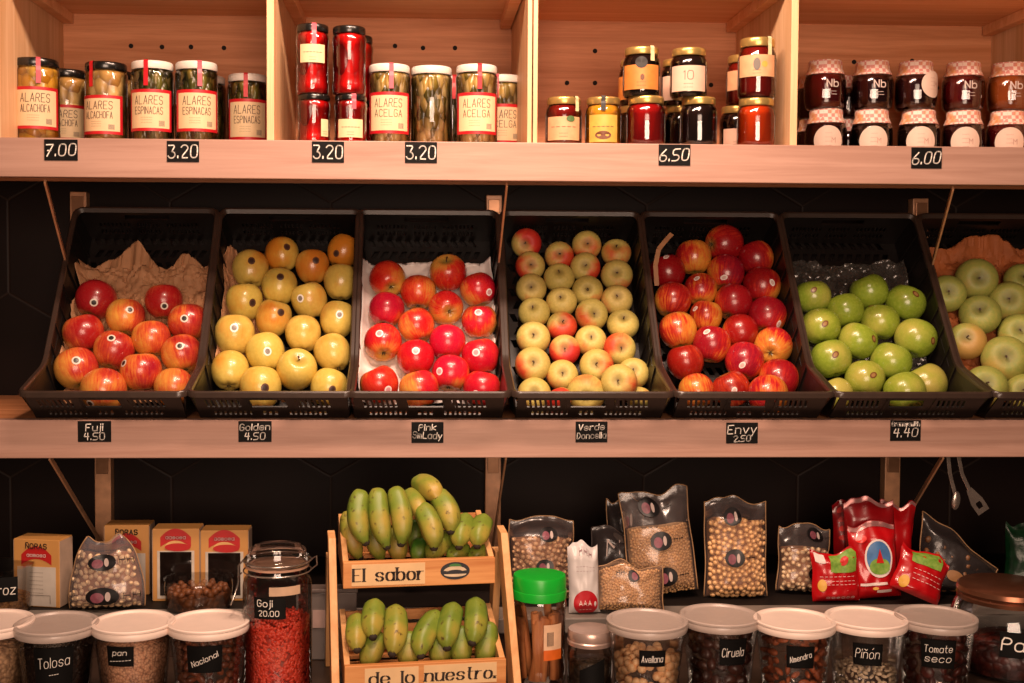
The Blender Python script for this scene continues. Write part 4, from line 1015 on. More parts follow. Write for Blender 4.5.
def tub(px, py, label, lidm, words=None, core=None, fillz=.1, lab=(-.026, .03, .055, .1), kern=None, zb=ZF, rt=.0645, rb=.052, hh=.125, name='tub', textang=0, white=False):
    p = atz(px, py, zb+hh+.006)
    r = thing(name, label, 'tub', (p.x, p.y, zb), 'clear plastic tubs along the front of the counter')
    face = math.atan2(-p.x, p.y+2.286)
    MB().lathe([(rb*.95, .001), (rb, .003), (rt, hh)], 40).build('tub_wall', TUBP, r, smooth=40)
    if core:
        R = lambda z: rb+(rt-rb)*z/hh-.004
        MB().lathe([(R(.004), .004), (R(fillz*.5), fillz*.5), (R(fillz), fillz-.006), (R(fillz)*.6, fillz), (.001, fillz+.003)], 36).build('contents', core, r, smooth=180)
    if kern: kernels(r, kern[0], kern[1], kern[2], rt-.0035, rb-.0035, .008, fillz, kern[3], int(px), kern[4], kern[5] if len(kern) > 5 else 0)
    L = rt+.0038
    MB().lathe([(rt+.001, hh-.008), (L-.001, hh-.0085), (L, hh-.006), (L, hh+.001), (L-.001, hh+.003), (L+.0005, hh+.004), (L+.0005, hh+.0065), (L-.0015, hh+.008), (L-.006, hh+.0075), (L-.009, hh+.0045), (L*.5, hh+.0042), (.0005, hh+.0042)], 56).build('lid', lidm, r, smooth=35)
    if words:
        u0, u1, z0, z1 = lab; zm = (z0+z1)/2; Rm = rb+(rt-rb)*zm/hh+.0012; tl = (rt-rb)/hh
        f = lambda u, v: V(((Rm+(v-zm)*tl)*math.sin(u/Rm+face), -(Rm+(v-zm)*tl)*math.cos(u/Rm+face), v))
        mb = MB(); mb.grid(lambda s, t: f(u0+(u1-u0)*s, z0+(z1-z0)*t), 14, 2); lo = mb.build('label', SLATE, r, smooth=180)
        t = MB(); g = lambda u, v: f(u, v)*1.0+V((math.sin(face), -math.cos(face), 0))*.0008
        for s, hf, v, an in words: write(t, s, hf*(z1-z0), (u0+u1)/2, zm+v*(z1-z0), g, w=.0009, ang=an, fit=(u1-u0)*.8, slant=.2)
        t.build('lettering', CHALK, lo)
    return r
BEANBLK = lumps('black_beans', ['#1c120e', '#2a1a14', '#120b09'], 110, .3, .6)
CRUMB = lumps('breadcrumbs', ['#cf9674', '#dca884', '#bd8260'], 240, .7, .3); OATS = lumps('beige_flakes', ['#b08a66', '#c69c76', '#94704e'], 140, .7, .5)
NUTBR = plain('roasted_hazelnut', '#f6d0a0', .5, vary=.25, scale=90, hex2='#dca06a'); ALM = plain('almond_skin', '#b8623a', .55, vary=.3, scale=160, hex2='#8a4426')
PINE = plain('pine_nut', '#ecd2b0', .45, vary=.15); DRK = plain('dark_dried_fruit', '#2a1410', .4, vary=.3, scale=60, hex2='#4a2216'); MIXN = plain('mixed_snack', '#8a4a2c', .45, vary=.4, scale=30, hex2='#4a2216')
TOM = plain('dried_tomato', '#5a1c12', .45, vary=.3, scale=60, hex2='#2c100c')
tub(-8, 621, 'white lidded tub cut off at the left edge of the counter', WLID, None, OATS, .1)
tub(56.5, 623, 'tub of black beans with cloudy lid reading Tolosa', CLID, [('Tolosa', .27, .12, .1), ('----', .08, -.2, .1)], BEANBLK, .1, (-.036, .026, .045, .108), kern=('bean', plain('black_bean', '#1e130f', .3, vary=.2), 200, (.0065, .004, .004), True))
tub(133.5, 621.5, 'white lidded tub of breadcrumbs with small chalk writing', WLID, [('pan', .26, .2, .02), ('-------', .2, -.18, .08)], CRUMB, .108, (-.045, .0, .074, .108))
tub(208.5, 621, 'white lidded tub of dark snack mix beside the goji jar', WLID, [('Nacional', .2, 0, .4)], None, .1, (-.036, .022, .062, .108), kern=('snack', MIXN, 420, (.009, .006, .006), True, .4))
tub(647, 620, 'tub of hazelnuts with cloudy lid reading Avellana', CLID, [('Avellana', .4, -.02, .03)], None, .07, (-.012, .032, .07, .098), kern=('hazelnut', NUTBR, 210, (.0078, .0078, .0085), False))
tub(720, 615, 'tub of dark prunes with cloudy lid reading Ciruela', CLID, [('Ciruela', .32, 0, .02)], None, .1, (.0, .048, .062, .108), kern=('prune', DRK, 240, (.014, .011, .009), True, .3))
tub(794.5, 619.5, 'white lidded tub of almonds reading Almendra', WLID, [('Almendra', .25, 0, .3)], None, .1, (-.012, .034, .066, .104), kern=('almond', ALM, 240, (.0105, .006, .0042), False))
tub(866, 617.5, 'white lidded tub of pine nuts reading Piñón', WLID, [('Piñón', .42, .05, .0)], None, .045, (-.02, .028, .066, .104), kern=('pine_nut', PINE, 520, (.006, .003, .003), True))
tub(935.5, 616, 'tub of dried tomatoes with cloudy lid reading Tomate seco', CLID, [('Tomate', .24, .18, .04), ('seco', .24, -.16, .02)], None, .1, (-.022, .034, .058, .108), kern=('dried_tomato', TOM, 260, (.014, .012, .006), True, .3))
# open bowl-like clear container behind the tubs
p = at(199, 596, .04)
r = thing('container', 'round clear container of brown nuts behind the snack mix tub', 'container', (p.x, .04, ZS))
MB().lathe([(.05, .001), (.062, .004), (.066, .045), (.064, .056), (.067, .058)], 40).build('container_wall', TUBP, r, smooth=40)
MB().lathe([(.058, .004), (.061, .03), (.04, .034), (.001, .035)], 30).build('contents', lumps('brown_nuts', ['#6a3c20', '#8a5430', '#4a2814'], 80, .5, .6), r, smooth=180)
kernels(r, 'nut', plain('brown_nut', '#9c6038', .5, vary=.3, scale=90, hex2='#5a3018'), 160, .063, .059, .01, .036, (.008, .007, .007), 5, True)
p = at(0, 590, .02)
r = thing('container', 'clear container with a black sign reading Arroz at the left edge', 'container', (p.x, .02, ZS))
MB().lathe([(.05, .001), (.056, .004), (.06, .088), (.062, .09)], 40).build('container_wall', TUBP, r, smooth=40)
MB().lathe([(.052, .004), (.054, .03), (.04, .035), (.001, .036)], 30).build('contents', lumps('tan_rice', ['#b07a48', '#c08c58', '#9a683a'], 200, .6, .4), r, smooth=180)
f = math.atan2(-p.x, 2.3); mb = MB(); mb.box((0, -.0625, .056), (.062, .002, .046), R=None, M=Matrix.Rotation(f, 4, 'Z')); lo = mb.build('sign', SLATE, r)
t = MB(); write(t, 'Arroz', .018, .0, .056, lambda u, v: RZ(f) @ V((u, -.0638, v)), w=.0016, fit=.054, slant=.1); t.build('lettering', CHALK, lo)

# ------------------------------------------------------------------ goji jar with clip lid
p = at(277.5, 640, -.23)
r = thing('clip_jar', 'tall glass clip jar of red goji berries with a black Goji tag', 'jar', (p.x, -.23, ZF))
R_ = .059; hz = ppm(p)
MB().lathe([(R_*.9, .001), (R_, .005), (R_, .182), (R_*.97, .193), (R_*.86, .201), (R_*.84, .214)], 40).build('glass', GLASS, r, smooth=40)
MB().lathe([(R_*.93, .219), (R_*.95, .222), (R_*.95, .230), (R_*.9, .233), (R_*.86, .234), (R_*.84, .243), (R_*.7, .249), (.001, .251)], 40).build('glass_lid', GLASS, r, smooth=40)
MB().lathe([(R_*.84, .214), (R_*.92, .2145), (R_*.92, .2185), (R_*.84, .219)], 40).build('rubber_ring', plain('rubber_ring', '#c89a80', .6), r, smooth=40)
WIRE = plain('bright_wire', '#cfc4ba', .22, .9)
mb = MB()
for z in (.208, .225):
    mb.tube([(R_*.98*math.cos(i*2*PI/40), R_*.98*math.sin(i*2*PI/40), z) for i in range(41)], .0012, 6)
mb.build('wire_band', WIRE, r, smooth=60)
mb = MB(); mb.tube([(-R_*.98, -.004, .225), (-R_*1.1, -.01, .217), (-R_*1.08, -.02, .19), (-R_*1.2, -.03, .165), (-R_*1.28, -.03, .155)], .0016, 6); mb.tube([(-R_*.98, -.02, .208), (-R_*1.1, -.02, .2)], .0014, 6); mb.build('clip', WIRE, r, smooth=60)
mb = MB(); mb.tube([(R_*.98, .0, .225), (R_*1.14, -.004, .232), (R_*1.16, -.004, .217), (R_*.98, 0, .208)], .0016, 6); mb.build('hinge', WIRE, r, smooth=60)
rnd = random.Random(3); mb = MB()
GOJ = plain('goji_red', '#f0543a', .4, vary=.3, scale=120, hex2='#d83a26')
MB().lathe([(R_-.006, .004), (R_-.006, .118), (.03, .124), (.001, .125)], 30).build('berry_core', lumps('goji_fill', ['#a02818', '#c83a26'], 90, .5, .6), r)
for i in range(1500):
    if i < 1200: a = rnd.uniform(-2, 2); q = R_-.0065; z = .006+.12*rnd.random()
    else: a = rnd.uniform(0, 6.28); q = (R_-.01)*math.sqrt(rnd.random()); z = .124+.004*rnd.random()
    mb.ell((q*math.sin(a), -q*math.cos(a), z), (.0056, .0026, .0026), RZ(a) @ RY(rnd.uniform(0, 3.1)) @ RX(rnd.uniform(-.4, .4)), 6, 5)
stuffpart(mb.build('goji_berries', GOJ, r, smooth=180))
fj = math.atan2(-p.x, 2.05)
f = cyl(R_+.001, fj); mb = MB(); mb.grid(lambda s, t: f(-.042+.056*s, .138+.036*t), 12, 1); lo = mb.build('tag', SLATE, r, smooth=180)
t = MB(); g = cyl(R_+.0018, fj); write(t, 'Goji', .011, -.022, .165, g, w=.0012); write(t, '20.00', .009, -.015, .148, g, w=.001); t.build('lettering', CHALK, lo)
f = cyl(R_+.0006, fj); mb = MB(); mb.grid(lambda s, t: f(-.014+.055*s, .177+.015*t), 12, 1); mb.build('paper_label', plain('tan_paper', '#c8a688', .6), r, smooth=180)

# ------------------------------------------------------------------ cinnamon jar with green lid
p = at(539, 640, -.2); k = ppm(p); R_ = 27/k; hh = p.z-ZF+(640-573)/k
r = thing('cinnamon_jar', 'plastic jar of cinnamon sticks with a bright green screw lid', 'jar', (p.x, -.2, ZF))
MB().lathe([(R_*.92, .001), (R_, .006), (R_, .03), (R_*.97, .036), (R_*.97, hh-.062), (R_, hh-.056), (R_, hh-.05), (R_*.93, hh-.036), (R_*.9, hh-.03)], 40).build('jar_wall', glass('jar_plastic', (.985, .96, .94, 1), .9, .06, .03), r, smooth=40)
GRN = plain('green_plastic', '#12a82c', .35, vary=.04)
MB().lathe([(R_*.94, hh-.042), (R_*1.0, hh-.041), (R_*1.01, hh-.027), (R_*1.005, hh-.026), (R_*.985, hh-.0255), (R_*.985, hh-.006), (R_*.95, hh-.001), (R_*.8, hh), (.001, hh)], 60, fn=lambda a, z, k: 1+(.006*math.cos(50*a) if 3 < k < 6 else 0)).build('screw_lid', GRN, r, smooth=35)
CIN = wood('cinnamon_bark', '#e0945a', '#b86a3c', 'Z', .6, 2.0)
rnd = random.Random(11)
for i in range(24):
    a = rnd.uniform(-2.2, 2.2) if i < 17 else rnd.uniform(0, 6.28); q = R_*.76 if i < 17 else R_*.3; tl = rnd.uniform(-.9, .9)
    b = V((q*math.sin(a), -q*math.cos(a), .012)); a2 = a+tl; q2 = R_*.74
    e = V((q2*math.sin(a2), -q2*math.cos(a2), hh-.058-rnd.random()*.025))
    d = (e-b).normalized(); u = d.orthogonal().normalized(); w = d.cross(u); mb = MB()
    # a rolled quill: spiral section swept along the stick
    sec = []
    for j in range(15):
        th = j/14*2*PI*1.35; rr = .0078-.0024*j/14; sec.append((rr*math.cos(th), rr*math.sin(th)))
    vs = [pnt+u*x+w*y for pnt in (b, e) for x, y in sec]; m = len(sec)
    mb.add(vs, [(j, j+1, m+j+1, m+j) for j in range(m-1)])
    mb.build('cinnamon_stick', CIN, r, smooth=60, solid=.0012)
f = cyl(R_+.0008, -.1); mb = MB(); h0 = hh-.075
mb.grid(lambda s, t: f(.008+.036*s, h0-.065+.04*t), 10, 1, 1); mb.grid(lambda s, t: f(.008+.036*s, h0-.025+.022*t), 10, 1, 1); mb.grid(lambda s, t: cyl(R_+.0011, -.1)(.008+.036*s, h0-.065+.018*t), 10, 1, 0)
lo = mb.build('label', [plain('orange_print', '#d8641c', .5), plain('peach_paper', '#e2b894', .6)], r, smooth=180)
mb = MB(); g = cyl(R_+.0014, -.1)
for i in range(6): mb.grid(lambda s, t: g(.014+i*.0022+.0012*s, h0-.04+.024*t), 1, 1)
mb.build('barcode', plain('barcode_dark', '#3a3028', .6), lo)
# small jar with metal lid
p = at(590, 655, -.235); k = ppm(p); R_ = 22.5/k; hh = p.z-ZF+(655-628)/k
r = thing('spice_jar', 'small glass jar with a pale metal lid beside the cinnamon jar', 'jar', (p.x, -.235, ZF))
MB().lathe([(R_*.92, .001), (R_, .005), (R_, hh-.04), (R_*.92, hh-.028), (R_*.9, hh-.02)], 36).build('glass', GLASS, r, smooth=40)
MB().lathe([(R_*.9, .004), (R_*.93, hh*.45), (.001, hh*.5)], 30).build('contents', lumps('dark_spice', ['#3a2a1c', '#5a4630', '#241a12'], 150, .5, .5), r, smooth=180)
MB().lathe([(R_*.9, hh-.026), (R_*1.02, hh-.025), (R_*1.03, hh-.019), (R_*.98, hh-.017), (R_*1.0, hh-.012), (R_*1.0, hh-.003), (R_*.96, hh), (R_*.85, hh-.001), (.001, hh-.001)], 44).build('metal_lid', plain('pale_tin', '#c8aca0', .3, .6), r, smooth=35)
f = cyl(R_+.0008, -.1); mb = MB(); mb.grid(lambda s, t: f(-.02+.045*s, .012+(.028+.022*s)*t), 12, 2); mb.build('label', SLATE, r, smooth=180)
# big round jar at the right edge
p = at(1006, 640, -.16); k = ppm(p); R_ = 54/k; hh = p.z-ZF+(640-583)/k
r = thing('storage_jar', 'large round glass jar with a copper coloured lid at the right edge', 'jar', (p.x, -.16, ZF))
MB().lathe([(R_*.85, .001), (R_*.95, .006), (R_, .04), (R_, hh*.6), (R_*.9, hh*.78), (R_*.82, hh*.85), (R_*.8, hh*.9)], 48).build('glass', GLASS, r, smooth=40)
MB().lathe([(R_*.84, .006), (R_*.9, .05), (.03, .07), (.001, .072)], 36).build('contents', lumps('dark_raisins', ['#3a1410', '#5a2016', '#200c0a'], 70, .4, .6), r, smooth=180)
COP = plain('copper_lid', '#8e5c44', .3, .8)
MB().lathe([(R_*.8, hh-.028), (R_*.87, hh-.027), (R_*.88, hh-.02), (R_*.85, hh-.018), (R_*.88, hh-.012), (R_*.86, hh-.004), (R_*.8, hh), (.001, hh)], 56).build('screw_lid', COP, r, smooth=35)
fj = math.atan2(-p.x, 2.12)-.1
f = cyl(R_+.001, fj); mb = MB(); mb.grid(lambda s, t: f(.0+.07*s, .05+.045*t), 14, 1); lo = mb.build('label', SLATE, r, smooth=180)
t = MB(); write(t, 'Pa', .022, .022, .074, cyl(R_+.0018, fj), w=.0024, slant=.1); t.build('lettering', CHALK, lo)
# grey storage box behind
p0, p1 = at(296, 592, -.075), at(357, 592, -.075)
r = thing('storage_box', 'grey translucent storage box standing behind the goji jar', 'box', ((p0.x+p1.x)/2, -.055, ZF)); bw = p1.x-p0.x; bh = p0.z-ZF
mb = MB(); mb.prism([(-bw/2+.004, -.025, .001), (bw/2-.004, -.025, .001), (bw/2, -.028, bh), (-bw/2, -.028, bh)], (0, .028, 0)); mb.build('box_body', film('grey_plastic', (.6,.56,.54,1), .55, (.3,.25,.23,1), .25, 20, .1), r, bevel=.002)
MB().box((0, -.013, bh+.004), (bw+.004, .036, .008)).build('lid', plain('grey_box_lid', '#6a5c56', .4), r, bevel=.002)
mb = MB(); mb.box((.01, -.0285, bh*.62), (bw*.62, .001, bh*.26)); mb.build('label', plain('pink_grey_label', '#b89a90', .6), r)
# ------------------------------------------------------------------ bags and packets on the ledge
def bagfn(w, h, d, ctop=.72, pinch=.04, sd=0, wr=.003, slope=0, taper=0):
    def bul(u, v):
        e = max(0, 1-abs(u)**2.6)**.6
        b = min(1, v/.12)**.6
        t = 1 if v < ctop else max(.06, 1-(v-ctop)/(1-ctop)*1.15)
        return e*b*t
    def f(u, v, side):
        x = u*w/2*(1-pinch*math.sin(PI*v)**2+.02*math.sin(v*9+sd))
        y = side*d/2*bul(u, v)+wr*noise.noise(V((u*3+sd, v*5, side*2+sd)))*(1 if v > .05 else .2)
        z = h*v+(.006*math.sin(u*4+sd)+.008*noise.noise(V((u*2.2, sd, 1))))*max(0, v-.6)/.4
        x *= 1-taper*max(0, v-.35)**2/.42
        z *= 1-slope*((u+1)/2); x += .18*h*v*slope
        return V((x, y, max(z, .0008)))
    return f
def pillow(name, label, cat, x0, x1, yt, yb, Y, d, mat_, lean=.1, roll=0, sd=0, ctop=.75, group=None, seam=None, seamw=.0014, depthshift=0, turn=0, slope=0, taper=0):
    pb = at((x0+x1)/2, yb, Y); k = ppm(pb); w, h = (x1-x0)/k, (yb-yt)/k
    zb = ZS+.001+abs(math.sin(roll))*w/2+max(0, pb.z-ZS if depthshift else 0)
    r = thing(name, label, cat, (pb.x, Y, zb), group, R=RZ(turn) @ RX(-lean) @ RY(roll))
    f = bagfn(w, h, d, ctop, sd=sd, slope=slope, taper=taper)
    mb = MB(); nu, nv = 22, 30
    mb.grid(lambda s, t: f(2*s-1, t, -1), nu, nv); mb.grid(lambda s, t: f(1-2*s, t, 1), nu, nv)
    mb.build('wrapper', mat_, r, smooth=180)
    if seam:
        m2 = MB()
        for s in (-1, 1): m2 = MB(); m2.tube([f(s, i/24, -1) for i in range(25)], seamw, 6); m2.build('seam', seam, r, smooth=180)
        m3 = MB(); m3.tube([f(-1+2*i/24, 1, -1) for i in range(25)], seamw*.8, 6); m3.build('top_seal', seam, r, smooth=180)
    return r, f, w, h
def spot(r, f, u, v, ru, rv, mat_, name='emblem', off=.0016, sides=26, mi=None, square=False):
    mb = MB(); vs = []
    for q in (0, .5, 1):
        for i in range(sides):
            a = 2*PI*i/sides; c, s = math.cos(a), math.sin(a)
            if square: m = max(abs(c), abs(s)); c, s = c/m, s/m
            p = f(max(-.99, min(.99, u+ru*q*c)), max(.01, min(.99, v+rv*q*s)), -1); vs.append(p+V((0, -off, 0)))
    mb.add(vs, [(k*sides+i, k*sides+(i+1) % sides, (k+1)*sides+(i+1) % sides, (k+1)*sides+i) for k in range(2) for i in range(sides)])
    return mb.build(name, mat_, r, smooth=180)
def lines(r, f, items, mat_, name='lettering', off=.0026):
    """items: (word, height in v, u, v, width in u, angle)"""
    mb = MB()
    for s, hv, u, v, wu, an in items:
        K = 100.0
        g = lambda a, b: f(max(-.98, min(.98, a)), max(.01, min(.99, b)), -1)+V((0, -off, 0))
        pls, L = strokes(s, hv)
        kx = wu/L
        ribbon(mb, [[(u+(x*kx-wu/2), v+y-hv/2+an*(x*kx-wu/2)) for x, y in pl] for pl in pls], hv*.16, g)
    return mb.build(name, mat_, r)
CLEAR = film('clear_bag_film', (.99,.975,.96,1), .06, (.62,.5,.5,1), .2, 30, .15)
SEAM = plain('tan_bag_edge', '#a88058', .5); EMB = plain('dark_emblem', '#0e080a', .4); EMP = plain('mauve_emblem', '#8a4a58', .45, vary=.2, scale=150); EMW = plain('pale_emblem', '#c8b4ac', .5)
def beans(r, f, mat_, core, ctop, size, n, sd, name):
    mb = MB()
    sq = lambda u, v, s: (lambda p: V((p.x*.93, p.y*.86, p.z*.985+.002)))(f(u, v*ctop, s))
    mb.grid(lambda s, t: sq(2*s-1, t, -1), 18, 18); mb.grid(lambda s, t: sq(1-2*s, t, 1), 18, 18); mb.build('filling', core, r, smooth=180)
    rnd = random.Random(sd); mb = MB(); keep = []
    for i in range(n*9):
        u, v = rnd.uniform(-.9, .9), rnd.uniform(.02, ctop); p = f(u, v, -1)*1.0
        p = V((p.x*.96, p.y*.9+size[0]*.35, max(p.z, size[0])))
        if all((p-q).length > size[0]*1.3 for q in keep):
            keep.append(p); mb.ell(p, [s*rnd.uniform(.9, 1.08) for s in size], rrot(), 8, 6)
            if len(keep) >= n: break
    stuffpart(mb.build(name, mat_, r, smooth=180))
def brandmark(r, f, u, v, s=1.0):
    s *= 1.18
    spot(r, f, u, v, .30*s, .088*s, EMB, off=.004); spot(r, f, u-.09*s, v-.01*s, .12*s, .05*s, EMP, 'emblem_centre', .0046); spot(r, f, u+.10*s, v, .05*s, .045*s, EMW, 'emblem_spot', .005)
    lines(r, f, [('HH', .05*s, u+.5*s, v+.005, .26*s, 0)], EMB, off=.004)
CHICK = plain('chickpea', '#e8bc88', .5, vary=.2, scale=120, hex2='#d4a068'); BEIGE = plain('beige_pulse', '#dcb48a', .5, vary=.25, scale=120, hex2='#c09068')
PALEB = plain('pale_bean', '#ecd0a8', .45, vary=.2, scale=120, hex2='#d0aa80'); SMALLP = plain('small_pulse', '#d8ac7c', .5, vary=.2, scale=150, hex2='#c09058')
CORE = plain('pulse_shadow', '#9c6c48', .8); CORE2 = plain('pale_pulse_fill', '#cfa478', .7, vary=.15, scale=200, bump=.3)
bg = 'clear bags of pulses on the back ledge'
r, f, w, h = pillow('pulse_bag', 'clear bag of beige beans behind the green lidded jar', 'bag', 507, 572, 518, 598, .07, .06, CLEAR, .12, .03, 1.3, .78, bg, SEAM)
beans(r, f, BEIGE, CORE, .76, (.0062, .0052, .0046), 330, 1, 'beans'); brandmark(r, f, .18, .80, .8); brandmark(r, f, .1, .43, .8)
r, f, w, h = pillow('pulse_bag', 'tall clear bag of small tan pulses leaning left, taller than its neighbours', 'bag', 630, 699, 498, 600, .085, .055, CLEAR, .1, -.11, 4.2, .66, bg, SEAM)
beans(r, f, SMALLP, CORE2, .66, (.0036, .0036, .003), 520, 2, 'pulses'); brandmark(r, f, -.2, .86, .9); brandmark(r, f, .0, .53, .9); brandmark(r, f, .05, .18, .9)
r, f, w, h = pillow('pulse_bag', 'clear bag of round chickpeas standing upright right of the tallest bag', 'bag', 704, 767, 505, 602, .085, .06, CLEAR, .08, .0, 2.4, .8, bg, SEAM)
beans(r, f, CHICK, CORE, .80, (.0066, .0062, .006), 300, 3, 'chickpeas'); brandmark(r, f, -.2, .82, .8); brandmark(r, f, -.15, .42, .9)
r, f, w, h = pillow('pulse_bag', 'small clear bag of pale beans beside the red packets', 'bag', 776, 828, 529, 595, .11, .05, CLEAR, .1, .05, 7.7, .66, bg, SEAM)
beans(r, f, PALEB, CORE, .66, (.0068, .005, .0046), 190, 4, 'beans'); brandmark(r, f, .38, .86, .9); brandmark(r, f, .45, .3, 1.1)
r, f, w, h = pillow('pulse_bag', 'low clear bag of fine beige grain with shiny film before the tall bag', 'bag', 595, 664, 570, 616, -.025, .06, CLEAR, .35, .05, 9.1, .9, bg, SEAM)
beans(r, f, SMALLP, CORE2, .9, (.0034, .003, .0028), 420, 5, 'grain'); spot(r, f, .05, .72, .17, .13, EMB); spot(r, f, .07, .72, .09, .09, EMP, 'emblem_centre', .0022); lines(r, f, [('HH', .08, -.35, .75, .22, 0)], EMB)
r, f, w, h = pillow('pulse_bag', 'rounded clear bag of mixed beans behind the Tolosa tub', 'bag', 70, 145, 549, 617, .03, .07, film('hazy_bag_film', (.98,.96,.95,1), .10, (.7,.66,.74,1), .2, 30, .25), .1, -.03, 5.6, .8, bg, SEAM, taper=.5)
beans(r, f, PALEB, CORE, .8, (.0075, .0052, .0046), 300, 6, 'beans'); brandmark(r, f, .0, .7, 1.25); brandmark(r, f, .0, .2, 1.25)
DARKF = film('dark_bag_film', (.32,.28,.28,1), .5, (.05,.04,.04,1), .25, 30, .3)
r, f, w, h = pillow('dark_bag', 'black glossy packet lying behind the low grain bag', 'bag', 588, 640, 538, 600, .12, .05, DARKF, .1, .06, 3.9, .8, None, plain('dark_seam', '#3a2c28', .5))
lines(r, f, [('M', .22, -.2, .72, .5, .1), ('H', .2, .45, .7, .3, 0)], EMW); spot(r, f, .1, .9, .3, .06, plain('grey_foil', '#6c625e', .3, .5), 'foil_patch')
r, f, w, h = pillow('dark_bag', 'narrow dark packet behind the left edge of the tallest bag', 'bag', 609, 645, 512, 600, .16, .04, DARKF, .08, -.03, 6.9, .8, None, SEAM)
brandmark(r, f, .1, .75, 1.2); brandmark(r, f, .1, .45, 1.2)
r, f, w, h = pillow('dark_bag', 'dark shiny bag of brown pieces tilted behind the tomato tub', 'bag', 916, 990, 514, 597, .1, .06, DARKF, .2, .0, 8.8, .8, None, SEAM, slope=.72)
beans(r, f, plain('brown_piece', '#8a5c38', .5, vary=.3, scale=60), plain('dark_fill', '#1c1310', .7), .7, (.012, .008, .006), 26, 8, 'pieces'); spot(r, f, -.2, .3, .22, .09, plain('tan_print', '#a8784c', .5))
# white packet with red seal
WP = plain('white_packet_foil', '#c9c2c0', .35, vary=.06, bump=.4, scale=30)
r, f, w, h = pillow('white_packet', 'white packet with a red oval label beside the beige beans', 'packet', 569, 600, 547, 616, -.025, .03, WP, .1, -.03, 2.2, .8, None, None)
spot(r, f, .05, .16, .8, .18, plain('red_oval', '#b41420', .4)); lines(r, f, [('AAA', .07, .0, .16, .8, 0), ('----', .03, .0, .07, .8, 0)], CHALK)
lines(r, f, [('HIHIH', .09, .15, .88, .8, 0), ('------', .03, .1, .68, 1.2, 0), ('------', .03, .1, .62, 1.2, 0)], plain('mauve_ink', '#8a5c62', .6))
# red packets
FOIL = plain('red_foil', '#b80c14', .28, vary=.12, scale=18, bump=.5, coat=.3); FOILD = plain('dark_red_foil', '#8c0a12', .3, vary=.15, scale=20, bump=.6, coat=.3)
SILV = plain('pink_crimp', '#c88a88', .3, .5, vary=.15); LEAF = plain('green_print_leaf', '#5a8a2a', .45, vary=.3, scale=120, hex2='#8aa848'); WPRT = plain('white_print', '#eedcd6', .5); BLUE = plain('blue_print', '#4a7ab0', .45, vary=.15, scale=60); GOLDP = plain('yellow_print', '#e0a83c', .45); REDP = plain('scarlet_print', '#d02018', .45)
rg = 'red foil packets on the back ledge'
def crimp(r, f, v0=.93):
    mb = MB(); mb.grid(lambda s, t: f(-.98+1.96*s, v0+(.995-v0)*t, -1)+V((0, -.0012, 0)), 20, 2); mb.build('crimped_top', SILV, r, smooth=180)
r, f, w, h = pillow('red_packet', 'tall red packet with a blue oval picture, front of the red group', 'packet', 853, 901, 529, 603, .06, .035, FOIL, .12, -.07, 1.1, .8, rg)
crimp(r, f); spot(r, f, .1, .53, .62, .25, WPRT, 'oval_frame', .0016); spot(r, f, .1, .54, .54, .215, BLUE, 'oval_picture', .0022); spot(r, f, .1, .43, .46, .11, LEAF, 'green_ground', .0028)
mb = MB(); mb.add([f(.1-.16, .48, -1)+V((0,-.0036,0)), f(.1+.2, .47, -1)+V((0,-.0036,0)), f(.14, .66, -1)+V((0,-.0036,0))], [(0,1,2)]); mb.build('red_figure', REDP, r)
spot(r, f, -.55, .82, .22, .05, plain('bright_red_print', '#e03028', .3)); spot(r, f, -.2, .2, .55, .018, WPRT, 'white_line', .002, square=True); spot(r, f, .2, .1, .3, .02, WPRT, 'white_line', .002, square=True); spot(r, f, -.15, .14, .12, .02, GOLDP, 'gold_mark')
r, f, w, h = pillow('red_packet', 'red packet standing directly behind the one with the oval picture', 'packet', 848, 900, 508, 600, .105, .035, FOILD, .08, -.06, 2.5, .8, rg); crimp(r, f, .95)
r, f, w, h = pillow('red_packet', 'red packet furthest back on the left of the red group', 'packet', 834, 872, 514, 598, .15, .03, FOILD, .06, -.03, 3.6, .8, rg)
for k in range(4): spot(r, f, -.6, .9-.1*k, .2, .03, REDP, 'red_print')
r, f, w, h = pillow('red_packet', 'red packet leaning right at the back, its corner in front of the bracket', 'packet', 872, 908, 516, 598, .15, .03, FOIL, .06, .1, 4.4, .8, rg); crimp(r, f, .96)
r, f, w, h = pillow('red_packet', 'small square red packet with a green picture, left end of the red group', 'packet', 812, 860, 551, 600, .045, .03, FOIL, .12, -.02, 5.2, .85, rg)
spot(r, f, .3, .78, .58, .19, LEAF, 'green_picture', .0016, square=True); spot(r, f, .3, .82, .18, .09, REDP, 'red_print', .0024); spot(r, f, -.68, .88, .2, .09, WPRT, 'white_corner', .0018, square=True)
lines(r, f, [('--------', .05, .0, .52, 1.5, 0), ('-------', .05, .15, .43, 1.2, 0), ('-------', .05, .15, .36, 1.2, 0), ('aaeaoa', .05, .1, .1, 1.2, 0)], WPRT); spot(r, f, -.65, .34, .18, .12, GOLDP, 'gold_mark')
r, f, w, h = pillow('red_packet', 'small red packet lying tilted at the right end of the red group', 'packet', 888, 938, 558, 604, .01, .03, FOIL, .35, .42, 6.3, .85, rg)
spot(r, f, .05, .82, .62, .14, LEAF, 'green_picture', .0016, square=True); lines(r, f, [('-------', .06, .2, .56, 1.2, 0), ('-------', .06, .2, .45, 1.2, 0), ('-------', .06, .25, .34, 1.2, 0)], WPRT); spot(r, f, -.6, .2, .2, .14, GOLDP, 'gold_mark')
GF = plain('green_foil', '#072e16', .35, vary=.3, scale=60, bump=.9)
pillow('green_bag', 'dark green crinkled bag at the right edge above the storage jar', 'bag', 1003, 1046, 530, 596, .12, .05, GF, .08, .05, 7.1, .8)
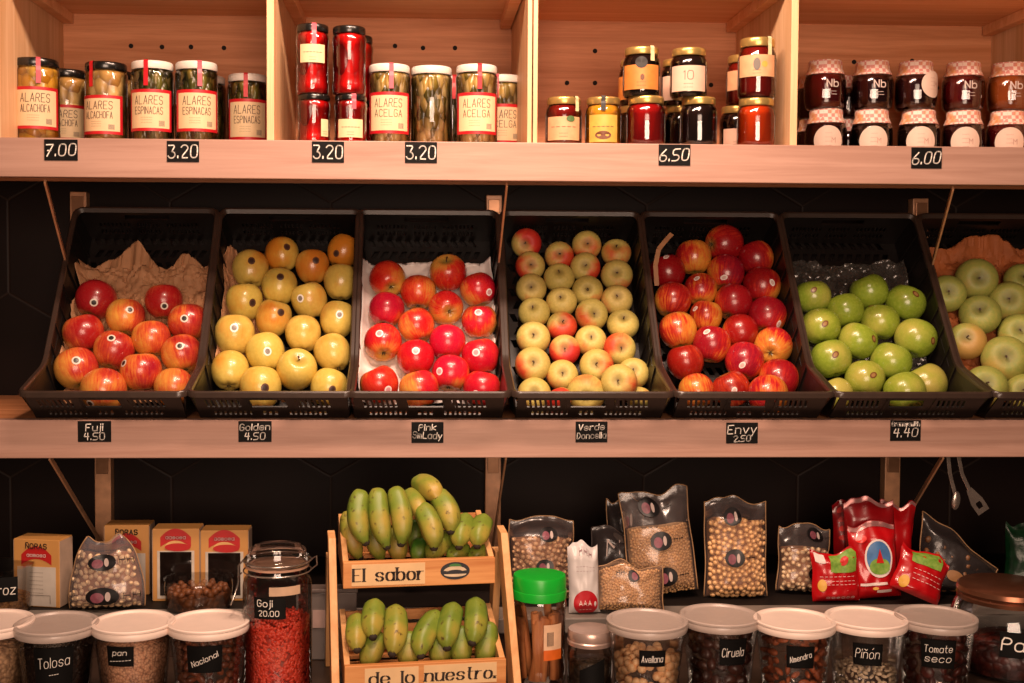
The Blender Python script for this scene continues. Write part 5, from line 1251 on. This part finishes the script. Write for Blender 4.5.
# cartons of dried peppers
CARD = plain('orange_carton', '#c08a4a', .55, vary=.06, scale=12); CARDS = plain('pale_carton_side', '#b49a86', .55, vary=.08); MAR = plain('brown_print_dark', '#3a2014', .6); BANR = plain('red_banner', '#b41c1c', .45, vary=.08); WIN = plain('dark_window', '#1c1310', .12, vary=.3, scale=40, coat=.6); WINF = plain('window_border', '#c8bcae', .5); TXT = plain('pale_text_panel', '#c2b8ac', .55, vary=.06)
GL['Ñ'] = ("02 08 42 48;09 19 29 39", 4, 0)
def carton(x0, x1, yt, yb, Y, label, front, text=True, turn=0, d=.052):
    pb = at((x0+x1)/2, yb, Y); k = ppm(pb); w, h = (x1-x0)/k, (yb-yt)/k
    r = thing('carton', label, 'carton', (pb.x, Y+d/2, ZS), 'cartons of dried peppers on the back ledge', rz=turn)
    MB().box((0, 0, h/2+.0005), (w, d, h)).build('card_box', CARD, r, bevel=.0012)
    y = -d/2-.0006; fl = lambda u, v: V((u, y-.0010, v))
    for s in (-1, 1): MB().box((s*(w/2+.0005), 0, h*.5), (.0008, d*.96, h*.97)).build('side_panel', CARDS, r)
    mb = MB(); disc(mb, w/2+.0012, h*.83, 0, 0, 0) if False else None
    # red arched banner
    bz = h*(.70 if text else .82); mb = MB(); n = 18; vs = []
    for i in range(n+1):
        u = -1+2*i/n; z = bz+.012*(1-u*u)*1.2; hw = .0095+.003*(1-u*u)
        vs += [(u*w*.33, y, z-hw), (u*w*.33, y, z+hw)]
    mb.add(vs, [(2*i, 2*i+2, 2*i+3, 2*i+1) for i in range(n)]); b = mb.build('banner', BANR, r)
    t = MB(); write(t, 'RICARDO' if False else 'aaeoea', .007, 0, bz+.010, fl, w=.0012, fit=w*.45); t.build('lettering', WPRT, b)
    if text:
        t = MB(); write(t, 'ÑORAS', .0095, 0, h*.905, fl, w=.002, fit=w*.55); t.build('title', MAR, r)
    if not text:
        mb = MB(); disc(mb, 0, bz-.008, w*.22, .011, y-.0006, 0, PI); mb.build('banner_arch', plain('pale_arch', '#d8a868', .5), r)
        mb = MB(); disc(mb, .004, bz-.010, w*.28, .008, y-.0012, 0, 2*PI); mb.build('pepper_print', BANR, r)
    if front == 'window':
        mb = MB(); mb.box((0, y+.0002, h*.37), (w*.80, .0008, h*.66)); fr = mb.build('window_frame', WINF, r)
        MB().box((0, y-.0003, h*.385), (w*.68, .0008, h*.60)).build('window', WIN, fr)
    else:
        mb = MB(); mb.box((0, y+.0002, h*.31), (w*.84, .0008, h*.58)); fr = mb.build('text_panel', TXT, r)
        t = MB()
        for k2 in range(6): write(t, '---------', .004, 0, h*(.52-.06*k2), fl, w=.0008, fit=w*.6)
        t.build('lettering', plain('grey_text', '#7c7068', .6), fr)
        t = MB(); g = lambda u, v: V((u, y-.0010, v))
        for a, b2 in (((-w*.3, h*.06), (-w*.3, h*.18)), ((w*.3, h*.06), (w*.3, h*.18)), ((-w*.3, h*.18), (w*.3, h*.18))): ribbon(t, [[a, b2]], .0012, g)
        t.build('code_box', plain('grey_text', '#7c7068', .6), fr)
carton(15, 64, 536, 604, .045, 'carton with a pale printed text panel, leftmost of the cartons', 'text', True, -.2)
carton(105, 149, 528, 598, .13, 'carton standing behind the rounded bag of mixed beans', 'text', True, 0)
carton(153, 199, 528, 601, .08, 'carton with a dark window, left one of the pair behind the round container', 'window', False, 0)
carton(201, 248, 530, 601, .08, 'carton with a dark window, next to the clip jar', 'window', False, 0)
# tongs hanging from the shelf
TG = plain('steel_tongs', '#b8a89e', .25, .85)
p = at(950, 456, .06)
r = thing('tongs', 'metal serving tongs hanging open under the middle shelf', 'tongs', (p.x, .06, ZM-TH+.034))
zt = ZM-TH+.034
def lp(px, py, Y=.06): q = at(px, py, Y); return V((q.x-p.x, q.y-.06, q.z-zt))
for pts, nm in (([(946, 452), (950, 474), (955, 494)], 'arm'), ([(955, 452), (962, 474), (970, 491)], 'arm')):
    mb = MB(); P_ = [lp(*q) for q in pts]
    P_[0].z = -.006
    for a_, b_ in zip(P_, P_[1:]): mb.bar(a_, b_, .0075, .0016, up=V((0,1,0)))
    mb.build(nm, TG, r, bevel=.0004)
mb = MB(); mb.box((0, 0, -.003), (.03, .014, .006)); mb.build('hinge', TG, r, bevel=.001)
a_, b_ = lp(955, 493), lp(957, 508); mb = MB(); mb.ell((a_+b_)/2, (.009, .004, .019), RY(.1), 16, 10); mb.build('scoop', TG, r, smooth=180)
a_, b_ = lp(969, 489), lp(984, 512); dr = (b_-a_).normalized(); sd_ = V((0,1,0)).cross(dr).normalized(); mb = MB()
O = [a_-sd_*.006, a_+sd_*.006, a_+dr*.03+sd_*.014, b_+sd_*.013, b_-sd_*.013, a_+dr*.03-sd_*.013]
cc = a_+dr*.038; I = [cc+(q-cc)*.35 for q in O]
I = [cc-dr*.006-sd_*.005, cc-dr*.006+sd_*.005, cc+sd_*.006, cc+dr*.008+sd_*.005, cc+dr*.008-sd_*.005, cc-sd_*.006]
vs = O+I; vs += [q+V((0, .0016, 0)) for q in vs]; n = 6
mb.add(vs, [(i, (i+1) % n, n+(i+1) % n, n+i) for i in range(n)]+[(2*n+i, 3*n+i, 3*n+(i+1) % n, 2*n+(i+1) % n) for i in range(n)]+[(i, 2*n+i, 2*n+(i+1) % n, (i+1) % n) for i in range(n)]+[(n+i, n+(i+1) % n, 3*n+(i+1) % n, 3*n+i) for i in range(n)])
mb.build('spatula', TG, r)
# ------------------------------------------------------------------ light
def area(name, loc, target, size, power, col, sy=None):
    l = bpy.data.lights.new(name, 'AREA'); l.energy = power; l.color = col; l.size = size
    if sy: l.shape = 'RECTANGLE'; l.size_y = sy
    o = bpy.data.objects.new(name, l); C.objects.link(o); o.location = loc
    o.rotation_euler = (V(target)-V(loc)).to_track_quat('-Z', 'Y').to_euler(); return o
WARM = (1, .68, .505)
def spotl(name, loc, target, power, col, ang, blend=1.0, rad=.12):
    l = bpy.data.lights.new(name, 'SPOT'); l.energy = power; l.color = col; l.spot_size = math.radians(ang); l.spot_blend = blend; l.shadow_soft_size = rad
    o = bpy.data.objects.new(name, l); C.objects.link(o); o.location = loc
    o.rotation_euler = (V(target)-V(loc)).to_track_quat('-Z', 'Y').to_euler(); return o
spotl('ceiling_spot', (.15, -1.9, 3.1), (.15, 0, 1.4), 150, WARM, 60)
area('lamp_strip', (.15, -.62, 2.36), (.15, .2, 1.6), 0.9, 21, WARM, .08)
area('front_fill', (.2, -3.9, 1.7), (.2, 0, 1.45), 1.7, 78, (1, .70, .525), 1.5)  # added soft frontal fill for the ceilings and upper fruit, not an actual window
w = bpy.data.worlds.new('world'); bpy.context.scene.world = w; w.use_nodes = True
w.node_tree.nodes['Background'].inputs[0].default_value = (1, .72, .5, 1); w.node_tree.nodes['Background'].inputs[1].default_value = .03
sc = bpy.context.scene
sc.view_settings.view_transform = 'Standard'; sc.view_settings.look = 'None'; sc.view_settings.gamma = 1; sc.view_settings.exposure = .36
sc.view_settings.use_curve_mapping = False
sc.cycles.transparent_max_bounces = 24; sc.cycles.max_bounces = 8; sc.cycles.caustics_reflective = False; sc.cycles.caustics_refractive = False
